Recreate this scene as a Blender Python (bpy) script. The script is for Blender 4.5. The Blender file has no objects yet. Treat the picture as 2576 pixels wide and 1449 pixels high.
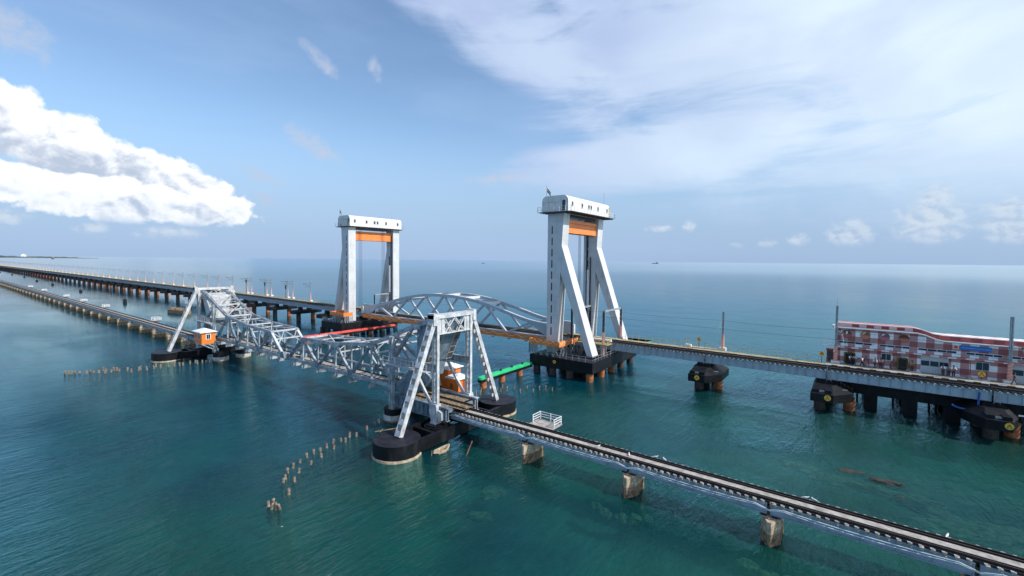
import bpy, bmesh, math, random
from mathutils import Vector, Matrix
R = math.radians
random.seed(7)
sc = bpy.context.scene
COL = sc.collection

# ------------------------------------------------------------------ camera, sky, sun, exposure
F_PX, YAW, PITCH, ROLL, H = 1130.0, R(36.7), math.atan(43 / 1130.0), 0.0093, 23.0
f = Vector((-math.sin(YAW) * math.cos(PITCH), math.cos(YAW) * math.cos(PITCH), -math.sin(PITCH)))
r = f.cross(Vector((0, 0, 1))).normalized()
u = r.cross(f)
cr, sr = math.cos(ROLL), math.sin(ROLL)
r2, u2 = cr * r + sr * u, -sr * r + cr * u
cam_d = bpy.data.cameras.new('camera')
cam = bpy.data.objects.new('camera', cam_d)
COL.objects.link(cam)
m = Matrix((r2, u2, -f)).transposed().to_4x4()
m.translation = Vector((0, 0, H))
cam.matrix_world = m
cam_d.sensor_width = 36
cam_d.lens = F_PX / 2576 * 36
cam_d.shift_y = -26 / 2576
cam_d.clip_start = 0.5
cam_d.clip_end = 200000
sc.camera = cam
sc.view_settings.view_transform = 'Standard'
sc.view_settings.look = 'None'
sc.view_settings.exposure = 0.12
sc.view_settings.gamma = 1

SUN_EL, SUN_AZ = R(43), R(13)      # azimuth from +X towards +Y
sun_dir = Vector((math.cos(SUN_EL) * math.cos(SUN_AZ), math.cos(SUN_EL) * math.sin(SUN_AZ), math.sin(SUN_EL)))
sd = bpy.data.lights.new('sun', 'SUN')
sd.energy = 4.6
sd.angle = R(0.6)
sd.color = (1.0, 0.95, 0.88)
so = bpy.data.objects.new('sun', sd)
so.rotation_euler = sun_dir.to_track_quat('Z', 'Y').to_euler()
so.location = (60, 20, 80)
COL.objects.link(so)


class NT:
    """small helper that writes node graphs"""
    def __init__(s, tree):
        s.t = tree
        s.n = tree.nodes
        s.l = tree.links

    def set(s, sock, v):
        if isinstance(v, bpy.types.NodeSocket):
            s.l.new(v, sock)
        elif isinstance(v, (tuple, list)) and len(v) == 3 and sock.type == 'RGBA':
            sock.default_value = (*v, 1)
        else:
            sock.default_value = v

    def math(s, op, a, b=0.0, c=None, clamp=False):
        n = s.n.new('ShaderNodeMath')
        n.operation = op
        n.use_clamp = clamp
        s.set(n.inputs[0], a)
        s.set(n.inputs[1], b)
        if c is not None:
            s.set(n.inputs[2], c)
        return n.outputs[0]

    def noise(s, vec, scale, detail=4, rough=0.55, dist=0.0, dims='3D'):
        n = s.n.new('ShaderNodeTexNoise')
        n.noise_dimensions = dims
        if vec is not None:
            s.l.new(vec, n.inputs['Vector'])
        n.inputs['Scale'].default_value = scale
        n.inputs['Detail'].default_value = detail
        n.inputs['Roughness'].default_value = rough
        n.inputs['Distortion'].default_value = dist
        return n.outputs[0]

    def ramp(s, v, a, b, c0=0.0, c1=1.0):
        n = s.n.new('ShaderNodeMapRange')
        n.interpolation_type = 'SMOOTHSTEP'
        s.set(n.inputs[0], v)
        n.inputs[1].default_value = a
        n.inputs[2].default_value = b
        n.inputs[3].default_value = c0
        n.inputs[4].default_value = c1
        return n.outputs[0]

    def mix(s, fac, a, b, blend='MIX'):
        n = s.n.new('ShaderNodeMix')
        n.data_type = 'RGBA'
        n.blend_type = blend
        s.set(n.inputs[0], fac)
        s.set(n.inputs[6], a)
        s.set(n.inputs[7], b)
        return n.outputs[2]

    def comb(s, x, y, z=0.0):
        n = s.n.new('ShaderNodeCombineXYZ')
        s.set(n.inputs[0], x)
        s.set(n.inputs[1], y)
        s.set(n.inputs[2], z)
        return n.outputs[0]

    def vmap(s, vec, scale=(1, 1, 1), rot=(0, 0, 0), loc=(0, 0, 0)):
        n = s.n.new('ShaderNodeMapping')
        s.l.new(vec, n.inputs[0])
        n.inputs['Location'].default_value = loc
        n.inputs['Rotation'].default_value = rot
        n.inputs['Scale'].default_value = scale
        return n.outputs[0]


w = bpy.data.worlds.new('World')
sc.world = w
w.use_nodes = True
T = NT(w.node_tree)
T.n.clear()
sky = T.n.new('ShaderNodeTexSky')
sky.sky_type = 'NISHITA'
sky.sun_disc = False
sky.sun_elevation = SUN_EL
sky.sun_rotation = R(90) - SUN_AZ
sky.altitude = 20
sky.air_density = 1.0
sky.dust_density = 1.2
sky.ozone_density = 1.6
tc = T.n.new('ShaderNodeTexCoord')
sep = T.n.new('ShaderNodeSeparateXYZ')
T.l.new(tc.outputs['Generated'], sep.inputs[0])
az = T.math('MULTIPLY', T.math('ARCTAN2', sep.outputs[0], sep.outputs[1]), 180 / math.pi)
el = T.math('MULTIPLY', T.math('ARCSINE', sep.outputs[2]), 180 / math.pi)


def ellipse(ca, ce, ra, re, rot):
    """1 at the centre, 0 on the rim"""
    c, s_ = math.cos(R(rot)), math.sin(R(rot))
    dx, dy = T.math('SUBTRACT', az, ca), T.math('SUBTRACT', el, ce)
    px = T.math('ADD', T.math('MULTIPLY', dx, c / ra), T.math('MULTIPLY', dy, s_ / ra))
    py = T.math('ADD', T.math('MULTIPLY', dx, -s_ / re), T.math('MULTIPLY', dy, c / re))
    d2 = T.math('ADD', T.math('MULTIPLY', px, px), T.math('MULTIPLY', py, py))
    return T.math('SUBTRACT', 1.0, d2)


def union(lst):
    o = lst[0]
    for e in lst[1:]:
        o = T.math('MAXIMUM', o, e)
    return T.math('MAXIMUM', o, -2.0)


uv = T.comb(az, el)
blue = T.mix(1.0, sky.outputs[0], (1.02, 1.11, 1.15), 'MULTIPLY')
blue = T.mix(T.ramp(el, 1.0, 17.0, 0.88, 0.0), blue, (2.25, 3.2, 4.85))
# high thin veil (cirrostratus) filling the right part of the sky
veil_env = union([ellipse(-4, 30, 36, 23, -8), ellipse(25, 14, 44, 14, 0), ellipse(-22, 26, 19, 9.5, -38), ellipse(-38, 27.5, 21, 6.3, -25), ellipse(-15, 13, 24, 4.6, 5), ellipse(60, 30, 60, 40, 0)])
st = T.noise(T.vmap(uv, (0.05, 0.16, 1), (0, 0, R(28))), 1.0, 7, 0.6, 0.8)
st2 = T.noise(T.vmap(uv, (0.03, 0.30, 1), (0, 0, R(-3))), 1.0, 5, 0.6, 0.5)
vf = T.math('ADD', veil_env, T.math('MULTIPLY', T.math('SUBTRACT', st, 0.5), 1.9))
vf = T.math('ADD', vf, T.math('MULTIPLY', T.math('SUBTRACT', st2, 0.5), 1.3))
veil = T.ramp(vf, -0.1, 0.75, 0.0, 0.95)
veil = T.math('MULTIPLY', veil, T.ramp(el, 2.0, 13.0, 0.25, 1.0))
veil_tone = T.noise(T.vmap(uv, (0.05, 0.10, 1), (0, 0, R(20))), 1.0, 4, 0.5, 0.4)
tone_k = T.math('ADD', T.ramp(veil_tone, 0.35, 0.7, -0.15, 0.35), T.ramp(az, -34, -4, 0.05, 0.72), clamp=True)
veil_col = T.mix(tone_k, (2.9, 3.6, 5.3), (5.0, 5.9, 6.7))
c1 = T.mix(veil, blue, veil_col)
# faint veils on the blue side
wisp = T.noise(T.vmap(uv, (0.02, 0.10, 1), (0, 0, R(-12))), 1.0, 5, 0.55, 0.5)
c1 = T.mix(T.ramp(wisp, 0.42, 0.80, 0.0, 0.35), c1, (3.0, 4.1, 6.0))
# small grey white scraps
scr_env = union([ellipse(-60.6, 13.0, 3.6, 1.3, -28), ellipse(-66.0, 9.2, 3.3, 0.9, -22), ellipse(-59.6, 21.8, 3.0, 0.9, -36),
                 ellipse(-53.6, 21.7, 0.9, 1.6, 20), ellipse(-85, 18.5, 4, 2.4, -20), ellipse(-65.5, 6.6, 1.6, 0.8, -30), ellipse(-38.5, 10.3, 5, 0.6, 6)])
sn = T.noise(uv, 0.55, 6, 0.62, 0.6)
scr = T.ramp(T.math('ADD', scr_env, T.math('MULTIPLY', T.math('SUBTRACT', sn, 0.5), 3.0)), -0.2, 1.8, 0.0, 0.85)
c1 = T.mix(scr, c1, (3.5, 3.9, 4.8))
# cumulus: the big bank on the left and the low puffs on the right
puff_env = union([ellipse(0.2, 2.9, 2.2, 1.9, 0), ellipse(6.2, 3.9, 3.0, 2.8, 0), ellipse(6.5, 6.0, 1.5, 1.6, 0), ellipse(11.5, 3.8, 2.6, 2.6, 0), ellipse(-4.2, 2.5, 1.2, 0.8, 0),
                  ellipse(-7.2, 2.0, 1.2, 0.7, 0), ellipse(-10.3, 1.9, 1.0, 0.5, 0), ellipse(-15.3, 4.3, 0.8, 0.9, 0), ellipse(-18.6, 4.0, 1.7, 0.5, 0), ellipse(17, 3, 5, 3, 0), ellipse(30, 3, 7, 3, 0),
                  ellipse(-86, 3.4, 2.6, 0.9, 0), ellipse(-79.8, 2.6, 1.3, 0.7, 0), ellipse(-74, 2.4, 3.2, 0.8, 4)])


def cum_field(off, env, scale, amp):
    v = T.vmap(uv, (1, 1.35, 1), (0, 0, 0), off)
    n1 = T.noise(v, scale, 8, 0.58, 0.35)
    return T.math('ADD', env, T.math('MULTIPLY', T.math('SUBTRACT', n1, 0.5), amp)), n1


nb = T.noise(T.vmap(uv, (1, 1.15, 1)), 0.42, 6, 0.56, 0.25)
nb_up = T.noise(T.vmap(uv, (1, 1.15, 1), (0, 0, 0), (-0.35, -0.55, 0)), 0.42, 6, 0.56, 0.25)
relief = T.math('SUBTRACT', nb, nb_up)
swell = T.math('SUBTRACT', T.noise(T.vmap(uv, (1, 1.3, 1), (0, 0, 0), (5, 2, 0)), 0.30, 3, 0.5, 0.3), 0.5)


def cloud_mass(under, envs, line_c, line_m, line_az, h_, soft, dark, lite, lo, hi):
    env = T.math('ADD', union(envs), T.math('MULTIPLY', T.math('SUBTRACT', nb, 0.5), 2.3))
    mask = T.math('MULTIPLY', T.ramp(env, 0.0, soft), T.ramp(el, 3.0, 3.9))
    mid = T.math('ADD', T.math('MULTIPLY', T.math('SUBTRACT', az, line_az), line_m), line_c)
    v = T.math('DIVIDE', T.math('SUBTRACT', el, mid), h_)
    lum_ = T.math('ADD', T.math('ADD', v, T.math('MULTIPLY', relief, 4.6)), T.math('MULTIPLY', swell, 2.6))
    lum_ = T.math('ADD', lum_, T.ramp(env, 0.0, 0.9, 0.7, 0.0))
    return T.mix(mask, under, T.mix(T.ramp(lum_, lo, hi), dark, lite))


c2 = cloud_mass(c1, [ellipse(-80.5, 9.3, 9.0, 3.3, -19), ellipse(-73.5, 7.9, 6.8, 2.1, -20), ellipse(-85.0, 12.2, 2.4, 2.6, -30)], 9.4, -0.30, -80, 3.0, 0.45, (3.3, 3.8, 4.7), (7.1, 7.2, 7.3), -0.9, 0.9)
c2 = cloud_mass(c2, [ellipse(-77.0, 5.3, 10.8, 2.2, -3), ellipse(-70.5, 5.2, 4.8, 2.0, 0), ellipse(-84, 6.5, 3.5, 1.6, -10)], 5.4, -0.03, -77, 2.4, 0.35, (3.4, 3.95, 4.9), (7.1, 7.2, 7.3), -1.5, 0.3)
pf, p0 = cum_field((9, 3, 0), puff_env, 0.75, 2.2)
pf2, p1 = cum_field((8.65, 2.5, 0), puff_env, 0.75, 2.2)
pm = T.math('MULTIPLY', T.ramp(pf, -0.1, 1.2, 0.0, 0.85), T.ramp(el, 1.4, 2.6))
plum = T.ramp(T.math('SUBTRACT', p0, p1), -0.22, 0.10)
pcol = T.mix(plum, (3.2, 3.9, 4.8), (4.7, 5.2, 5.7))
c3 = T.mix(pm, c2, pcol)
# pale band low over the sea
hz = T.ramp(el, 0.0, 15.0, 0.30, 0.0)
c4 = T.mix(hz, c3, (2.1, 3.05, 4.4))
bg = T.n.new('ShaderNodeBackground')
bg.inputs['Strength'].default_value = 0.15
T.l.new(c4, bg.inputs[0])
wo = T.n.new('ShaderNodeOutputWorld')
T.l.new(bg.outputs[0], wo.inputs[0])


# ------------------------------------------------------------------ materials
MATS = {}


def mat(name, col, rough=0.6, metal=0.0, var=0.12, vscale=0.6, dirt=None, dirt_amt=0.0, dirt_scale=1.5, streak=False, bump=0.0, spec=0.5, seam=None):
    if name in MATS:
        return MATS[name]
    m_ = bpy.data.materials.new(name)
    m_.use_nodes = True
    t = NT(m_.node_tree)
    b = m_.node_tree.nodes['Principled BSDF']
    g = t.n.new('ShaderNodeNewGeometry').outputs['Position']
    n = t.noise(g, vscale, 5, 0.6)
    dark = tuple(c * (1 - var * 1.6) for c in col)
    lite = tuple(min(1, c * (1 + var)) for c in col)
    c = t.mix(t.ramp(n, 0.3, 0.7), dark, lite)
    if dirt:
        v = t.vmap(g, (1, 1, 0.18)) if streak else g
        d = t.noise(v, dirt_scale, 7, 0.68)
        c = t.mix(t.ramp(d, 0.5, 0.72, 0.0, dirt_amt), c, dirt)
    if seam:
        sp = t.n.new('ShaderNodeSeparateXYZ')
        t.l.new(g, sp.inputs[0])
        k = t.math('FRACT', t.math('DIVIDE', sp.outputs[2], seam))
        c = t.mix(t.ramp(k, 0.0, 0.03, 0.35, 0.0), c, tuple(x * 0.4 for x in col))
    t.l.new(c, b.inputs['Base Color'])
    b.inputs['Roughness'].default_value = rough
    b.inputs['Metallic'].default_value = metal
    b.inputs['Specular IOR Level'].default_value = spec
    if bump:
        bn = t.n.new('ShaderNodeBump')
        bn.inputs['Strength'].default_value = bump
        bn.inputs['Distance'].default_value = 0.1
        t.l.new(t.noise(g, vscale * 6, 6, 0.65), bn.inputs['Height'])
        t.l.new(bn.outputs[0], b.inputs['Normal'])
    MATS[name] = m_
    return m_


RUST = (0.16, 0.06, 0.03)
M_TOWER = mat('light_grey_painted_steel', (0.56, 0.57, 0.58), 0.5, 0, 0.07, 0.25, (0.30, 0.28, 0.25), 0.5, 0.9, True, seam=3.9)
M_HEAD = mat('off_white_cladding', (0.66, 0.66, 0.64), 0.5, 0, 0.05, 0.5, (0.40, 0.36, 0.30), 0.3, 1.2, True)
M_ARCH = mat('blue_grey_painted_steel', (0.46, 0.50, 0.54), 0.4, 0, 0.06, 0.3, (0.25, 0.25, 0.25), 0.35, 1.2, True)
M_OLD = mat('aluminium_painted_old_steel', (0.33, 0.37, 0.40), 0.5, 0, 0.3, 1.1, (0.13, 0.08, 0.06), 0.65, 2.2, True, 0.15)
M_OLDD = mat('weathered_silver_steel', (0.15, 0.205, 0.25), 0.55, 0, 0.25, 0.9, RUST, 0.45, 2.2, True, 0.15)
M_OLDW = mat('fresh_white_silver_steel', (0.52, 0.535, 0.55), 0.5, 0, 0.2, 1.3, (0.22, 0.17, 0.14), 0.6, 2.4, True)
M_GIRD = mat('pale_blue_girder_paint', (0.31, 0.385, 0.45), 0.5, 0, 0.10, 0.8, (0.20, 0.19, 0.17), 0.45, 1.7, True)
M_NGIRD = mat('pale_grey_girder_paint', (0.36, 0.43, 0.48), 0.42, 0, 0.07, 0.5, (0.20, 0.20, 0.19), 0.4, 1.5, True)
M_CONC = mat('weathered_pale_concrete', (0.50, 0.39, 0.27), 0.9, 0, 0.25, 1.6, (0.10, 0.06, 0.03), 0.9, 2.6, True, 0.5)
M_STONE = mat('sea_stained_masonry', (0.30, 0.20, 0.12), 0.95, 0, 0.4, 2.6, (0.035, 0.022, 0.014), 0.95, 3.2, False, 0.9)
M_BLACK = mat('black_bitumen_paint', (0.0065, 0.007, 0.010), 0.5, 0, 0.35, 0.8, (0.035, 0.033, 0.03), 0.5, 1.1, True, 0.2, spec=0.25)
M_BLACKTOP = mat('lighter_black_top', (0.016, 0.017, 0.026), 0.55, 0, 0.35, 1.2, (0.06, 0.055, 0.06), 0.45, 3.0, False, 0.2, spec=0.25)  # lighter black for the tops than for the sides
M_PILE = mat('rusty_orange_steel_pile', (0.40, 0.13, 0.045), 0.85, 0, 0.3, 1.5, (0.09, 0.045, 0.03), 0.85, 2.0, True, 0.4)
M_PILED = mat('shaded_rusty_pile', (0.05, 0.035, 0.03), 0.7, 0, 0.3, 1.5, (0.22, 0.08, 0.035), 0.6, 1.6, True, 0.3)  # darker copy of the pile rust, shade painted into its colour
M_ORANGE = mat('orange_paint', (0.86, 0.24, 0.05), 0.45, 0, 0.06, 0.6, (0.45, 0.12, 0.03), 0.3, 1.5, True)
M_CABIN = mat('orange_cabin_paint', (0.88, 0.20, 0.02), 0.5, 0, 0.06, 1.0, (0.40, 0.10, 0.03), 0.35, 3.0, True)
M_CLOTH = mat('orange_cloth', (0.80, 0.23, 0.04), 0.85, 0, 0.12, 1.2, bump=0.3)
M_SWAG = mat('cream_cloth', (0.80, 0.62, 0.45), 0.9, 0, 0.08, 1.5)
M_WHITE = mat('white_paint', (0.78, 0.78, 0.77), 0.5, 0, 0.04, 1.0, (0.45, 0.42, 0.38), 0.3, 2.0, True)
M_DARK = mat('dark_opening', (0.012, 0.014, 0.018), 0.25, 0, 0.1)
M_GLASS = mat('dark_window_glass', (0.015, 0.03, 0.045), 0.12, 0, 0.1, spec=0.8)
M_TIMBER = mat('old_timber', (0.24, 0.18, 0.12), 0.9, 0, 0.35, 2.5, (0.06, 0.04, 0.03), 0.7, 3.0, False, 0.5)
M_SLEEP = mat('grey_brown_sleeper', (0.34, 0.30, 0.26), 0.9, 0, 0.3, 2.0, (0.05, 0.04, 0.035), 0.6, 3.0)
M_SLEEPN = mat('black_steel_sleeper', (0.035, 0.035, 0.038), 0.55, 0, 0.25, 2.0)
M_RAIL = mat('dark_rail_steel', (0.035, 0.026, 0.022), 0.5, 0.3, 0.3, 2.5)
M_PLATE = mat('pale_walkway_plate', (0.36, 0.335, 0.31), 0.8, 0, 0.22, 2.0, (0.16, 0.12, 0.09), 0.55, 2.5)
M_DECK = mat('ochre_walkway_deck', (0.36, 0.30, 0.17), 0.85, 0, 0.2, 1.0, (0.15, 0.13, 0.09), 0.5, 2.0)
M_YEL = mat('yellow_rail_paint', (0.62, 0.44, 0.07), 0.5, 0, 0.1, 2.0)
M_GREEN = mat('green_fender_cover', (0.02, 0.52, 0.19), 0.6, 0, 0.18, 0.8, (0.02, 0.25, 0.11), 0.6, 1.6)
M_RED = mat('red_fender_cover', (0.78, 0.09, 0.075), 0.6, 0, 0.2, 0.6, (0.42, 0.03, 0.03), 0.6, 1.0)
M_WRAP = mat('salmon_cloth_wrap', (0.78, 0.30, 0.20), 0.85, 0, 0.08, 2.0)
M_WRAPW = mat('pale_cloth_wrap', (0.76, 0.55, 0.48), 0.85, 0, 0.08, 2.0)
M_GALV = mat('galvanised_steel', (0.40, 0.43, 0.45), 0.4, 0.4, 0.12, 2.0)
M_WIRE = mat('dark_cable', (0.05, 0.055, 0.065), 0.5, 0.2, 0.1)
M_PIPE = mat('white_conduit', (0.66, 0.72, 0.74), 0.4, 0, 0.1, 2.0)
M_PAVE = mat('platform_concrete', (0.34, 0.31, 0.25), 0.9, 0, 0.18, 1.0, (0.16, 0.14, 0.11), 0.5, 1.6)
M_ROCK = mat('algae_covered_rock', (0.032, 0.031, 0.024), 0.9, 0, 0.4, 1.5, (0.05, 0.05, 0.03), 0.7, 2.0, False, 0.8)
M_BLUE = mat('blue_sign_paint', (0.02, 0.16, 0.50), 0.5, 0, 0.05)
M_SIGNT = mat('pale_sign_lettering', (0.55, 0.75, 0.90), 0.5, 0, 0.02)
M_YDISC = mat('yellow_disc_paint', (0.85, 0.48, 0.06), 0.5, 0, 0.05)
M_LAND = mat('distant_scrub_land', (0.075, 0.10, 0.10), 0.95, 0, 0.3, 0.004)
M_SKIN = mat('brown_skin', (0.20, 0.10, 0.06), 0.6, 0, 0.05)
M_HAIR = mat('black_hair', (0.012, 0.010, 0.010), 0.6, 0, 0.05)
M_BAND1 = mat('brick_red_paint', (0.24, 0.055, 0.05), 0.8, 0, 0.08, 1.5)
M_LIFTB = mat('blue_net', (0.02, 0.10, 0.33), 0.8, 0, 0.1)
M_GULL = mat('white_feathers', (0.75, 0.75, 0.74), 0.8, 0, 0.03)
M_MOSS = mat('garland_leaves', (0.12, 0.13, 0.03), 0.9, 0, 0.4, 6.0, (0.55, 0.25, 0.03), 0.7, 9.0)


# ------------------------------------------------------------------ mesh builder
class MB:
    def __init__(s):
        s.v = []
        s.f = []

    def add(s, vs, fs):
        o = len(s.v)
        s.v += [tuple(x) for x in vs]
        s.f += [[o + i for i in q] for q in fs]
        return s

    def mark(s):
        if not hasattr(s, 'm'):
            s.m = []
        s.m.append((len(s.v), len(s.f)))
        return s

    def build_each(s, name, material, parent=None, **kw):
        ends = s.m[1:] + [(len(s.v), len(s.f))]
        for (v0, f0), (v1, f1) in zip(s.m, ends):
            q = MB()
            q.v = s.v[v0:v1]
            q.f = [[i - v0 for i in fc] for fc in s.f[f0:f1]]
            q.build(name, material, parent, **kw)

    def box(s, x0, x1, y0, y1, z0, z1):
        vs = [(x, y, z) for z in (z0, z1) for y in (y0, y1) for x in (x0, x1)]
        return s.add(vs, [(0, 2, 3, 1), (4, 5, 7, 6), (0, 1, 5, 4), (2, 6, 7, 3), (0, 4, 6, 2), (1, 3, 7, 5)])

    def beam(s, p, q, w, h, up=(0, 0, 1), w2=None, h2=None):
        """bar from p to q; w across, h along up"""
        p, q, up = Vector(p), Vector(q), Vector(up)
        d = (q - p).normalized()
        if abs(d.dot(up)) > 0.999:
            up = Vector((1, 0, 0))
        a = d.cross(up).normalized()
        b = a.cross(d)
        vs = []
        for c, ww, hh in ((p, w, h), (q, w2 or w, h2 or h)):
            for sa, sb in ((-1, -1), (1, -1), (1, 1), (-1, 1)):
                vs.append(c + a * sa * ww / 2 + b * sb * hh / 2)
        return s.add(vs, [(0, 1, 2, 3), (7, 6, 5, 4), (0, 4, 5, 1), (1, 5, 6, 2), (2, 6, 7, 3), (3, 7, 4, 0)])

    def tube(s, p, q, r_, n=8, r1=None, caps=True):
        p, q = Vector(p), Vector(q)
        d = (q - p).normalized()
        up = Vector((0, 0, 1)) if abs(d.z) < 0.9 else Vector((1, 0, 0))
        a = d.cross(up).normalized()
        b = a.cross(d)
        r1 = r_ if r1 is None else r1
        vs = []
        for c, rr in ((p, r_), (q, r1)):
            for i in range(n):
                t = 2 * math.pi * i / n
                vs.append(c + (a * math.cos(t) + b * math.sin(t)) * rr)
        fs = [(i, (i + 1) % n, n + (i + 1) % n, n + i) for i in range(n)]
        if caps:
            fs += [tuple(range(n))[::-1], tuple(range(n, 2 * n))]
        return s.add(vs, fs)

    def prism(s, poly, a0, a1, axis='y', poly2=None):
        """extrude a polygon; axis y: poly in (x,z); axis z: poly in (x,y); axis x: poly in (y,z)"""
        n = len(poly)
        poly2 = poly2 or poly

        def P(c, t):
            return (c[0], t, c[1]) if axis == 'y' else (c[0], c[1], t) if axis == 'z' else (t, c[0], c[1])
        vs = [P(c, a0) for c in poly] + [P(c, a1) for c in poly2]
        fs = [tuple(range(n)), tuple(range(n, 2 * n))[::-1]] + [(i, i + n, (i + 1) % n + n, (i + 1) % n) for i in range(n)]
        return s.add(vs, fs)

    def cyl(s, cx, cy, z0, z1, r_, n=24, r1=None):
        return s.tube((cx, cy, z0), (cx, cy, z1), r_, n, r1)

    def lattice(s, p, q, w, h, up, t=0.09, step=None, rungs=False, bar=None):
        """two flange plates joined by zigzag lacing; w across (lacing seen along up), h flange depth along up"""
        p, q, up = Vector(p), Vector(q), Vector(up)
        d = (q - p).normalized()
        a = d.cross(up).normalized()
        b = a.cross(d)
        L = (q - p).length
        for sa in (-1, 1):
            o = a * sa * (w / 2 - t / 2)
            s.beam(p + o, q + o, t, h, up)
        step = step or w * 0.9
        n = max(2, int(L / step))
        for sb in (-1, 1):
            o = b * sb * (h / 2 - 0.015)
            for i in range(n):
                if rungs:
                    if i % 2 == 0:
                        c0 = p + d * (L * i / n)
                        c1 = p + d * (L * (i + 1) / n)
                        s.beam(c0 + o, c1 + o, w - 2 * t, 0.03, up)
                else:
                    s0 = -1 if i % 2 else 1
                    c0 = p + d * (L * i / n) + a * s0 * (w / 2 - t) + o
                    c1 = p + d * (L * (i + 1) / n) - a * s0 * (w / 2 - t) + o
                    s.beam(c0, c1, bar or t * 0.9, 0.025, up)
        return s

    def poly_strip(s, pts, w, h, up=(0, 0, 1)):
        for a, b in zip(pts[:-1], pts[1:]):
            s.beam(a, b, w, h, up)
        return s

    def build(s, name, material, parent=None, smooth=False, bevel=0.0):
        off = Vector((0, 0, 0))
        if parent is not None:
            o = parent
            while o is not None:
                off += o.location
                o = o.parent
        me = bpy.data.meshes.new(name)
        me.from_pydata([tuple(Vector(v) - off) for v in s.v], [], s.f)
        bm = bmesh.new()
        bm.from_mesh(me)
        bmesh.ops.recalc_face_normals(bm, faces=bm.faces)
        bm.to_mesh(me)
        bm.free()
        me.materials.append(material)
        if smooth:
            me.shade_smooth()
        ob = bpy.data.objects.new(name, me)
        COL.objects.link(ob)
        if parent is not None:
            ob.parent = parent
        if bevel:
            bv = ob.modifiers.new('bevel', 'BEVEL')
            bv.width = bevel
            bv.segments = 2
        return ob


def tag(o, label=None, cat=None, group=None, kind=None):
    if label:
        o['label'] = label
    if cat:
        o['category'] = cat
    if group:
        o['group'] = group
    if kind:
        o['kind'] = kind
    return o


def empty(name, loc, label, cat, group=None):
    o = bpy.data.objects.new(name, None)
    o.empty_display_size = 0.5
    o.location = loc
    COL.objects.link(o)
    return tag(o, label, cat, group)





def copy_thing(root, loc, label, group=None):
    c = root.copy()
    COL.objects.link(c)
    c.location = loc
    c['label'] = label
    if group:
        c['group'] = group

    def rec(src, dst):
        for ch in list(src.children):
            k = ch.copy()
            COL.objects.link(k)
            k.parent = dst
            rec(ch, k)
    rec(root, c)
    return c


ONES = ['', 'first', 'second', 'third', 'fourth', 'fifth', 'sixth', 'seventh', 'eighth', 'ninth', 'tenth', 'eleventh', 'twelfth', 'thirteenth', 'fourteenth', 'fifteenth',
        'sixteenth', 'seventeenth', 'eighteenth', 'nineteenth']
TENS = ['', '', 'twent', 'thirt', 'fort', 'fift', 'sixt', 'sevent', 'eight', 'ninet']


def nth(n):
    if n < 20:
        return ONES[n]
    if n < 100:
        return TENS[n // 10] + 'ieth' if n % 10 == 0 else TENS[n // 10] + 'y-' + ONES[n % 10]
    return 'one hundred and ' + nth(n - 100) if n > 100 else 'one hundredth'


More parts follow.
